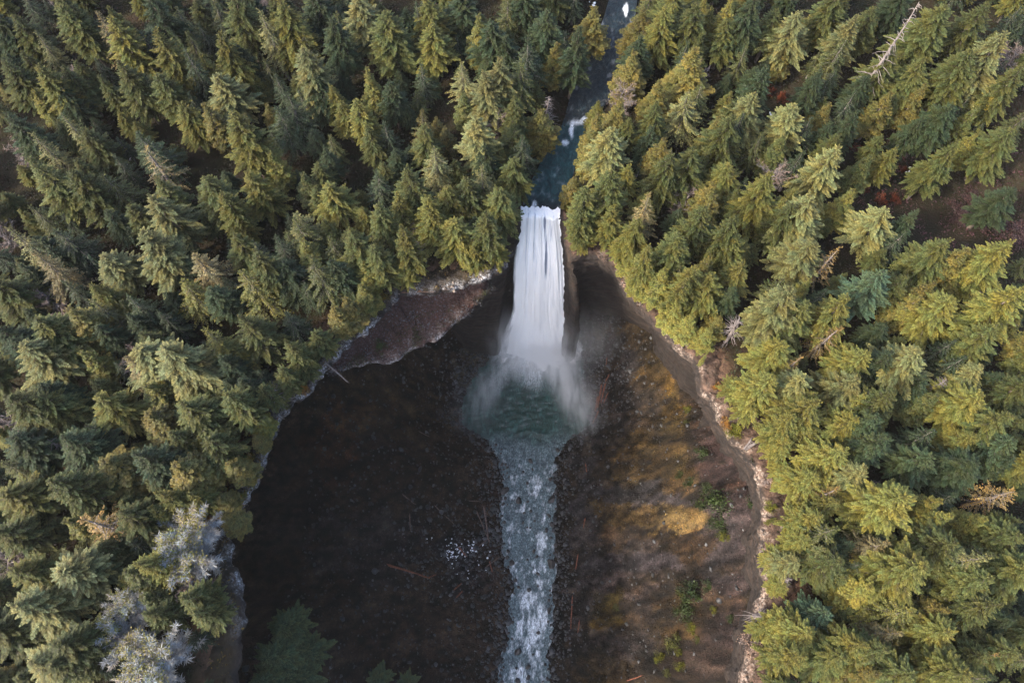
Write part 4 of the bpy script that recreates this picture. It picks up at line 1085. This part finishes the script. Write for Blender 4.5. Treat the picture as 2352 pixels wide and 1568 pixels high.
# shrubs: px, py, r px, colour, where, label
SH = [
 (1640, 1165, 42, 'm2', 'f', 'large dark green shrub at the foot of the right canyon wall'),
 (1650, 1205, 24, 'm2', 'f', 'dark green shrub just below the large one by the right canyon wall'),
 (1657, 1233, 15, 'y', 'f', 'small yellow green shrub tailing below the dark wall shrubs'),
 (1610, 1050, 22, 'm2', 'f', 'rounded green shrub on dark brush below the right rim'),
 (1577, 945, 13, 'y', 'f', 'small bright green shrub highest on the right canyon slope'),
 (1575, 975, 10, 'o', 'f', 'tiny olive shrub under the highest slope shrub'),
 (1582, 1108, 16, 'm2', 'f', 'dim green shrub above the golden grass patch'),
 (1560, 1092, 12, 'm2', 'f', 'small dark shrub at the top edge of the golden grass'),
 (1622, 1118, 13, 'm2', 'f', 'low dark shrub between golden grass and the right wall'),
 (1588, 1370, 32, 'm2', 'f', 'big dark green shrub low on the right canyon slope'),
 (1570, 1410, 28, 'm2', 'f', 'dark shrub clump below the big low slope shrub'),
 (1637, 1398, 10, 'y', 'f', 'small bright shrub right of the dark low clump'),
 (1625, 1345, 16, 'm2', 'f', 'green shrub on the ridge above the dark low clump'),
 (1677, 1422, 12, 'm2', 'f', 'small dim shrub nearest the lower right wall'),
 (1565, 1365, 11, 'y', 'f', 'light green shrub on the left side of the big low shrub'),
 (1590, 1440, 14, 'y', 'f', 'yellow green shrub under the dark low clump'),
 (1545, 1480, 22, 'o', 'f', 'olive shrub near the bottom of the right slope'),
 (1512, 1512, 16, 'y', 'f', 'bright shrub near the bottom left of the right slope'),
 (1560, 1530, 14, 'y', 'f', 'bright shrub at the very bottom of the right slope'),
 (1530, 1545, 10, 'o', 'f', 'tiny olive shrub at the bottom edge of the slope'),
 (1560, 1500, 10, 'y', 'f', 'tiny lime shrub beside the olive one near the bottom'),
 (1415, 1395, 10, 'o', 'f', 'lone mossy bush low beside the stream bank gravel'),
 (1600, 1470, 10, 'o', 'f', 'small olive bush midway up the lowest slope'),
 (1730, 1160, 22, 'm2', 'f', 'dark green bush tucked under the right rim'),
 (875, 797, 17, 'm2', 's', 'lone green bush growing on the red rock shelf'),
 (580, 1105, 22, 'y', 'r', 'bright yellow green bush leaning off the left rim'),
 (557, 1140, 14, 'y', 'r', 'small lime bush on the left rim edge'),
 (540, 1035, 30, 'or', 'r', 'orange shrub on the left rim below the pale ice crust'),
 (520, 1090, 28, 'or', 'r', 'rust orange shrub growing back from the left rim'),
 (545, 1165, 24, 'or', 'r', 'gold orange shrub hugging the left rim'),
 (575, 1060, 18, 'c', 'r', 'golden shrub overhanging the dark left wall'),
 (588, 985, 22, 'c', 'r', 'golden shrub above the orange ones on the left rim'),
 (500, 1190, 22, 'or', 'r', 'amber shrub back from the lower left rim'),
 (535, 1200, 20, 'o', 'r', 'olive shrub on the lower left rim'),
 (705, 905, 16, 'or', 'r', 'orange shrub at the notch in the left rim'),
 (655, 935, 14, 'o', 'r', 'olive tuft on the rim beside the lichened snag'),
 (815, 700, 22, 'y', 'r', 'yellow green shrub above the frosted ledge'),
 (870, 680, 24, 'c', 'r', 'golden shrub over the frosted ledge'),
 (790, 735, 18, 'o', 'r', 'olive shrub at the lower end of the frosted ledge'),
 (1445, 660, 24, 'pk', 'r', 'pinkish bare shrub on the right rim near the falls'),
 (1385, 590, 18, 'pk', 'r', 'pale pink twiggy shrub beside the falls rim'),
 (1720, 1480, 26, 'pk', 'r', 'pale twiggy shrub on the lower right rim'),
 (1735, 1110, 20, 'pk', 'r', 'greyish pink shrub hanging over the right rim'),
 (1750, 1160, 16, 'y', 'r', 'yellow green bush on the right rim edge'),
 (1665, 975, 16, 'or', 'r', 'russet shrub on bare soil of the right rim'),
 (1775, 1055, 22, 'or', 'r', 'orange moss bush on open right rim soil'),
 (1790, 1090, 16, 'c', 'r', 'golden bush behind the fallen white log'),
 (1660, 1010, 22, 'y', 'r', 'yellow bush under the firs at the right rim'),
 (1708, 195, 18, 'rd', 'r', 'red brown bush, highest of the rust coloured row'),
 (1740, 200, 16, 'rd', 'r', 'red brown bush second in the rust row'),
 (1765, 218, 18, 'rd', 'r', 'rusty bush midway along the upper rust row'),
 (1790, 232, 18, 'rd', 'r', 'rusty bush lower on the upper rust row'),
 (1812, 248, 14, 'rd', 'r', 'small rust bush ending the upper row'),
 (1877, 335, 18, 'rd', 'r', 'red bush at the left of the middle rust row'),
 (1935, 338, 16, 'rd', 'r', 'red brown bush right of the pale fir'),
 (1965, 352, 18, 'rd', 'r', 'rust bush behind the large pale fir'),
 (1985, 372, 20, 'rd', 'r', 'deep red bush lowest of the middle rust row'),
 (2105, 400, 16, 'rd', 'r', 'isolated rust bush in the dark gap'),
 (2070, 392, 12, 'rd', 'r', 'tiny red bush in the dark gap'),
 (2020, 462, 18, 'rd', 'r', 'rust bush above the pale round fir'),
 (2050, 462, 16, 'rd', 'r', 'red bush touching the pale round fir'),
 (1985, 440, 14, 'rd', 'r', 'small rust bush left of the pale round fir'),
 (2200, 500, 50, 'pu', 'r', 'wide purple brown thicket in the forest clearing'),
 (2280, 520, 55, 'pu', 'r', 'widest purple brown thicket near the right edge'),
 (2340, 545, 45, 'pu', 'r', 'purple thicket cut by the right edge'),
 (2235, 465, 35, 'pu', 'r', 'upper purple thicket of the clearing'),
 (1655, 900, 20, 'or', 'r', 'russet moss bush on pink soil'),
]
SC = {'m2': (0.018, 0.028, 0.009), 'y': (0.062, 0.064, 0.008), 'o': (0.042, 0.045, 0.012), 'or': (0.125, 0.062, 0.014), 'c': (0.100, 0.074, 0.012), 'pk': (0.13, 0.095, 0.092), 'rd': (0.085, 0.024, 0.012), 'pu': (0.030, 0.016, 0.018)}
for px, py, r, cc, wh, lab in SH:
    if wh == 'f':
        x, y, z = floor_at(px, py)
    elif wh == 's':
        z = -8.2; x, y = at(px, py, z)
    else:
        x, y, z = ground_at(px, py)
        if in_canyon(x, y):           # pull back on to the edge
            j = np.argmin((rim_p[:, 0] - x) ** 2 + (rim_p[:, 1] - y) ** 2); x, y = rim_p[j] + nrm[j] * 0.7; z = float(plateau_h(x, y))
    Rr = r / 1700 * (CAM_Z - z) * 1.15
    plant('shrub', 'shrub', (x, y, z), max(1.0, Rr * (1.35 if cc != 'pu' else .5)), Rr, SC[cc], lab, 'shrub',
          {'f': 'shrubs on the canyon slope', 's': 'shrubs on the canyon slope', 'r': 'shrubs on the plateau and rim'}[wh], z_off=-.15)

# conifers rooted low in the canyon at bottom left
for px, py, H, r, cc, lab in [(640, 1440, 15, 50, 'd', 'dark green fir rooted inside the canyon below the lower left rim, highest of its clump'),
                              (690, 1500, 14, 48, 't', 'green fir inside the canyon, nearest the black floor'),
                              (610, 1510, 15, 50, 'd', 'dark fir inside the canyon hard against the lower left rim'),
                              (655, 1560, 15, 50, 't', 'green fir inside the canyon cut by the bottom edge'),
                              (590, 1570, 14, 44, 'd', 'dark fir under the lower left rim at the bottom edge'),
                              (860, 1560, 9, 32, 'd', 'small dim fir on the dark canyon floor at the bottom edge'),
                              (930, 1572, 8, 28, 'd', 'smallest dim fir on the dark canyon floor at the bottom edge')]:
    z = -40.0
    for _ in range(20):
        x, y = at(px, py, z + H); z = .6 * z + .4 * float(floor_h(x, y))
    plant('fir', 'fir_tree', (x, y, z), H, r / 1700 * (CAM_Z - z - H) * 1.2, tuple(np.array((0.060, 0.078, 0.036)) * (1.0 if cc == 'd' else .85)), lab, 'tree', 'firs growing inside the canyon')

# stones
def ico_rock(seed, sub=2):
    bm = bmesh.new(); bmesh.ops.create_icosphere(bm, subdivisions=sub, radius=1.0)
    v = np.array([q.co[:] for q in bm.verts]); f = np.array([[q.index for q in g.verts] for g in bm.faces]); bm.free()
    v = v * (1 + .32 * fbm(v[:, 0] * 1.1 + seed * 7, v[:, 1] * 1.1, v[:, 2] * 1.1, seed=seed, octaves=3))[:, None]
    # flat broken facets
    rr = np.random.default_rng(seed)
    for _ in range(7):
        nrm_ = rr.normal(0, 1, 3); nrm_ /= np.linalg.norm(nrm_); d = v @ nrm_; lim = rr.uniform(.55, .8)
        v = v - np.outer(np.maximum(d - lim, 0), nrm_)
    v[:, 2] *= .7
    return v, f
def stone_field(name, pts, sizes, tone, mat):
    lib_ = [ico_rock(i, 1) for i in range(6)]
    V, F, T, n0 = [], [], [], 0
    which = nr.integers(0, 6, len(pts)); ang = nr.uniform(0, 6.28, len(pts)); st = nr.uniform(.6, 1.3, (len(pts), 3))
    for w in range(6):
        v, f = lib_[w]; m = np.where(which == w)[0]
        if not len(m): continue
        vv = v[None] * (sizes[m][:, None, None] * st[m][:, None, :])
        c, s_ = np.cos(ang[m])[:, None], np.sin(ang[m])[:, None]
        xr = vv[..., 0] * c - vv[..., 1] * s_; yr = vv[..., 0] * s_ + vv[..., 1] * c
        vv = np.stack([xr, yr, vv[..., 2]], -1) + pts[m][:, None]
        V.append(vv.reshape(-1, 3)); F.append((f[None] + (np.arange(len(m)) * len(v))[:, None, None] + n0).reshape(-1, 3)); T.append(np.repeat(tone[m], len(v)))
        n0 += len(m) * len(v)
    return mesh_obj(name, np.concatenate(V), np.concatenate(F), mat, attrs={'tone': np.concatenate(T)}, smooth_shade=False)
n = 30000
sx = nr.uniform(-46, 42, n); sy = nr.uniform(-22, 86, n)
c_, w_ = chan(sy); sz = floor_h(sx, sy)
dd = np.abs(sx - c_) - w_
pr = 0.20 + .8 * np.exp(-(np.maximum(dd, 0) / 5.0) ** 2) + .7 * np.exp(-(((sx - 22) / 9) ** 2 + ((sy - 66) / 12) ** 2)) + .5 * np.exp(-(((sx + 12) / 7) ** 2 + ((sy - 66) / 10) ** 2)) + .5 * np.exp(-(((sx + 14) / 9) ** 2 + ((sy - 17) / 9) ** 2))
pr = pr * np.where(dd < -1.0, 0, 1) * np.where((sx > 14) & (sy < 45), .55, 1)
ok = (nr.uniform(0, 1, n) < pr) & (sz > -67.5)
sx, sy, sz, dd = sx[ok], sy[ok], sz[ok], dd[ok]
sizes = nr.gamma(2.0, .09, len(sx)) + .10; sizes = np.clip(sizes, .1, .75) * (1 + .5 * np.exp(-np.maximum(dd, 0) / 3))
tone = np.clip(nr.beta(1.2, 5, len(sx)) + .12 * np.exp(-(((sx + 14) / 9) ** 2 + ((sy - 17) / 9) ** 2)) + .25 * (sy > 55) * nr.uniform(0, 1, len(sx)), 0, 1)
tag(stone_field("scree_stones", np.stack([sx, sy, sz + sizes * .1], 1), sizes, tone, M['scree']), kind="stuff")

s = NT('rim_stone'); n1 = s.noise(2, 5, .7)
c = s.mixc(s.attr('tone'), (0.05, 0.035, 0.028), (0.17, 0.14, 0.12)); c = s.mixc(1.0, c, s.ramp(n1, [(.3, (.5, .5, .5)), (.7, (1.4, 1.4, 1.4))]), 'MULTIPLY'); s.base(c, .85, .2); M['rimstone'] = s.m
ki = nr.integers(0, ns, 1500); ki = ki[(fbm(rim_p[ki, 0] / 5, rim_p[ki, 1] / 5, seed=141) > -.1) & ((rim_s[ki] < 24.5) | (rim_s[ki] > 33)) & (rim_s[ki] > 3)]
oo = np.clip(nr.normal(.35, .5, len(ki)), -.12, 2); rp_ = rim_p[ki] + nrm[ki] * oo[:, None] + nr.normal(0, .2, (len(ki), 2))
rz_ = plateau_h(rp_[:, 0], rp_[:, 1]) + np.where(oo < 0, -.5 + oo * .8, .30)
tag(stone_field("rim_stones", np.column_stack([rp_, rz_]), np.clip(nr.gamma(2, .07, len(ki)) + .06, .08, .42), nr.beta(1.6, 1.8, len(ki)), M['rimstone']), kind="stuff")

bl = []
for i in range(8):
    v, f = ico_rock(40 + i, 3); o = mesh_obj('boulder', v, f, M['boulder'], smooth_shade=False); bl.append(o.data); bpy.data.objects.remove(o)
nb = 0
bpx = []
for i in range(400):
    py = rnd.uniform(1010, 1568); z = -67.2
    yb = at(1200, py, z)[1]; cc_, ww_ = chan(yb)
    u = rnd.random()
    xb = float(cc_) + float(ww_) * (rnd.choice((-1, 1)) * rnd.uniform(.80, 1.2) if u < .80 else rnd.gauss(0, .4))
    if u < .72 and rnd.random() < .35: xb = float(cc_) - abs(xb - float(cc_))
    sz_ = rnd.choice([rnd.uniform(.25, .45), rnd.uniform(.25, .5), rnd.uniform(.35, .7), rnd.uniform(.6, 1.25)])
    if any((xb - a) ** 2 + (yb - b) ** 2 < (sz_ + c + .1) ** 2 for a, b, c in bpx): continue
    bpx.append((xb, yb, sz_))
    if len(bpx) >= 105: break
for i, (xb, yb, sz_) in enumerate(bpx):
    cc_, ww_ = chan(yb); e = (xb - float(cc_)) / float(ww_)
    px, py, _ = topix(xb, yb, -67)
    side = 'against the left bank' if e < -.7 else ('against the right bank' if e > .7 else 'in mid stream')
    sz_w = 'large' if sz_ > .75 else ('mid sized' if sz_ > .5 else 'small')
    o = bpy.data.objects.new('boulder', bl[i % 8]); col.objects.link(o)
    o.location = (xb, yb, -67.15); o.scale = (sz_ * rnd.uniform(.8, 1.2), sz_ * rnd.uniform(.8, 1.3), sz_ * 1.1); o.rotation_euler = (0, 0, rnd.uniform(0, 6.28))
    lab = f"{sz_w} dark wet boulder {side}, {words(px / 23.52)} percent across, {words(py / 15.68)} percent down"
    k_ = 0
    base_ = lab
    while lab in used_labels and k_ < 9:
        lab = f"{sz_w} dark wet boulder {side}, {words(px / 23.52)} percent across, {words(py / 15.68 + (1, -1, 2, -2, 3, -3, 4, -4, 5)[k_ % 9])} percent down"; k_ += 1
    if lab in used_labels: lab = lab.replace('dark wet', 'dark tilted wet')
    used_labels.add(lab)
    tag(o, lab, 'boulder', 'dark boulders in the stream below the falls')

# logs: two ends on the photo, radius m, material, label
LG = [
 (893, 1298, 985, 1326, .24, 'redwood', 'long orange red broken log lying alone on the black canyon floor'),
 (985, 1326, 1000, 1320, .16, 'redwood', 'short splintered stub at the end of the long orange log'),
 (1056, 1258, 1070, 1276, .24, 'redwood', 'short orange log beside the pale snow specks'),
 (1045, 1352, 1058, 1341, .20, 'redwood', 'short red log, upper of the two below the snow specks'),
 (1050, 1370, 1060, 1360, .20, 'redwood', 'short red log, lower of the two below the snow specks'),
 (927, 1137, 953, 1157, .16, 'deadwood2', 'thin grey log highest on the dark left floor'),
 (941, 1182, 943, 1216, .14, 'deadwood2', 'thin upright grey log left of the driftwood jam'),
 (1000, 1162, 1040, 1200, .12, 'deadwood2', 'long faint thin log on the black floor'),
 (1112, 1165, 1123, 1240, .26, 'deadwood2', 'longest grey log of the driftwood jam by the left bank'),
 (1095, 1175, 1118, 1230, .14, 'deadwood2', 'thin slanted log in the driftwood jam'),
 (1090, 1262, 1118, 1240, .16, 'deadwood2', 'slanted grey log at the foot of the driftwood jam'),
 (1118, 1300, 1145, 1280, .14, 'deadwood2', 'grey stick pointing at the stream below the jam'),
 (1125, 1290, 1130, 1310, .18, 'redwood', 'short reddish stub below the driftwood jam'),
 (1079, 1150, 1105, 1152, .10, 'deadwood2', 'faint stick lying level above the driftwood jam'),
 (1373, 912, 1368, 943, .26, 'redwood', 'left log of the orange log bundle right of the pool'),
 (1381, 886, 1372, 935, .26, 'redwood', 'middle log of the orange log bundle right of the pool'),
 (1390, 882, 1380, 925, .24, 'redwood', 'right log of the orange log bundle right of the pool'),
 (1398, 862, 1392, 874, .18, 'redwood', 'short orange stick above the orange bundle'),
 (1374, 945, 1362, 970, .18, 'redwood', 'red splinter trailing below the orange bundle'),
 (1395, 905, 1386, 925, .14, 'redwood', 'thin red stick on the right of the orange bundle'),
 (1393, 825, 1392, 838, .14, 'redwood', 'tiny orange stick high in the grey scree'),
 (1343, 1193, 1340, 1210, .16, 'redwood', 'small red log on the right bank of the stream'),
 (1345, 1068, 1347, 1085, .14, 'redwood', 'tiny red stick on the upper right bank'),
 (1327, 1275, 1322, 1305, .16, 'redwood', 'red splintered log by the right bank, midway down'),
 (1315, 1370, 1313, 1440, .14, 'redwood', 'long thin red log along the lower right bank'),
 (1330, 1428, 1327, 1450, .14, 'redwood', 'short red log beside the long thin one'),
 (1440, 1562, 1472, 1552, .14, 'redwood', 'thin pink brown log low on the right slope'),
 (965, 992, 985, 1002, .10, 'deadwood2', 'faint grey stick left of the pool outlet'),
]
s_ = mat_simple('weathered_log', [(0.3, (0.06, 0.04, 0.035)), (0.7, (0.19, 0.14, 0.12))], 3); M['deadwood2'] = s_
def log_mesh(L, r, seed):
    rng = np.random.default_rng(seed); m = 8; ss = np.linspace(0, 1, m)
    mb = MB(); pts = np.column_stack([ss * L - L / 2, .03 * L * rng.normal(0, .5, m).cumsum() * .3, np.zeros(m)])
    mb.tube(pts, r * (1 - .35 * ss) * rng.uniform(.85, 1.15, m), 8)
    for e in (0, -1):                                   # splintered ends
        for j in range(4):
            p = pts[e] + rng.normal(0, r * .4, 3); q = p + np.array([(-1 if e == 0 else 1) * rng.uniform(.2, .6), 0, 0]) + rng.normal(0, .05, 3)
            mb.tube(np.array([p, (p + q) / 2, q]), [r * .4, r * .25, .01], 3)
    for j in range(3):                                  # broken branch stubs
        p = pts[rng.integers(1, m - 1)]; d = rng.normal(0, 1, 3); d[2] = abs(d[2]); d /= np.linalg.norm(d)
        mb.tube(np.array([p, p + d * r * 2, p + d * r * 3.5]), [r * .3, r * .2, .02], 4)
    return mb
for i, (x1, y1, x2, y2, r, mt, lab) in enumerate(LG):
    a = np.array(floor_at(x1, y1)); b = np.array(floor_at(x2, y2))
    L = float(np.linalg.norm(a - b)); o = log_mesh(L, r, 800 + i).mesh('fallen_log', M[mt])
    d = Vector((b - a).tolist()); o.rotation_euler = d.to_track_quat('X', 'Z').to_euler(); o.location = ((a + b) / 2 + np.array([0, 0, r * .8 + .25])).tolist()
    tag(o, lab, 'log', 'logs washed up on the canyon floor')
for x1, y1, x2, y2, r, lab in [(1715, 1030, 1760, 1005, .30, 'bare grey trunk leaning over pink soil at the right rim'),
                               (1708, 1032, 1722, 1012, .22, 'shorter bare trunk left of the leaning rim trunk'),
                               (1778, 1083, 1822, 1058, .22, 'white fallen log on russet soil behind the right rim'),
                               (747, 833, 800, 878, .15, 'thin bare trunk sticking out over the dark void from the left rim'),
                               (408, 384, 428, 402, .20, 'pale fallen log in a dark gap of the left forest')]:
    a = np.array(ground_at(x1, y1)); b = np.array(ground_at(x2, y2))
    L = float(np.linalg.norm(a - b)); o = log_mesh(L, r, int(x1)).mesh('fallen_log', M['deadwood'])
    d = Vector((b - a).tolist()); o.rotation_euler = d.to_track_quat('X', 'Z').to_euler(); o.location = ((a + b) / 2 + np.array([0, 0, r + .3])).tolist()
    tag(o, lab, 'log', 'dead trunks along the rim and in the forest')

# patches of old snow
sp, ss_ = [], []
for cx, cy, nn, rad in ((1070, 1262, 60, 38), (1040, 1275, 24, 20), (1000, 1245, 3, 30), (1085, 1310, 12, 40)):
    for _ in range(nn):
        x, y, z = floor_at(cx + nr.normal(0, rad * .6), cy + nr.normal(0, rad * .28)); sp.append((x, y, z + .1)); ss_.append(nr.uniform(.1, .34))
for cx, cy in ((1690, 240), (1695, 243), (1765, 268), (1772, 275), (1578, 145), (1970, 515), (2076, 398), (1930, 830), (2060, 900), (2160, 1127), (1944, 1122), (350, 1170), (376, 1161), (441, 1190),
               (442, 1340), (303, 1415), (346, 1430), (90, 495), (300, 380), (1506, 292), (2230, 875), (370, 125), (397, 124), (1365, 15), (1353, 90)):
    for _ in range(3):
        x, y, z = ground_at(cx + nr.normal(0, 5), cy + nr.normal(0, 4)); sp.append((x, y, z + 1.0)); ss_.append(nr.uniform(.12, .38))
tag(stone_field("old_snow", np.array(sp), np.array(ss_), np.zeros(len(sp)), M['snow']), kind="stuff")

# ------------------------------------------------------------------ thin scattering air box, added to lift the dark tones
s = NT('lift_haze'); s.t.nodes.remove(s.b)
pv = s.n("ShaderNodeVolumePrincipled"); pv.inputs['Color'].default_value = (0.97, 0.97, 1.0, 1); pv.inputs['Density'].default_value = 0.000038
s.l(pv.outputs[0], s.out.inputs['Volume'])
hb = [(x, y, z) for z in (-84, 121) for x, y in ((-430, -430), (430, -430), (430, 430), (-430, 430))]
hz = mesh_obj("lift_haze", hb, np.array([[0, 3, 2, 1], [4, 5, 6, 7], [0, 1, 5, 4], [1, 2, 6, 5], [2, 3, 7, 6], [3, 0, 4, 7]]), s.m, smooth_shade=False)
tag(hz, kind="stuff")
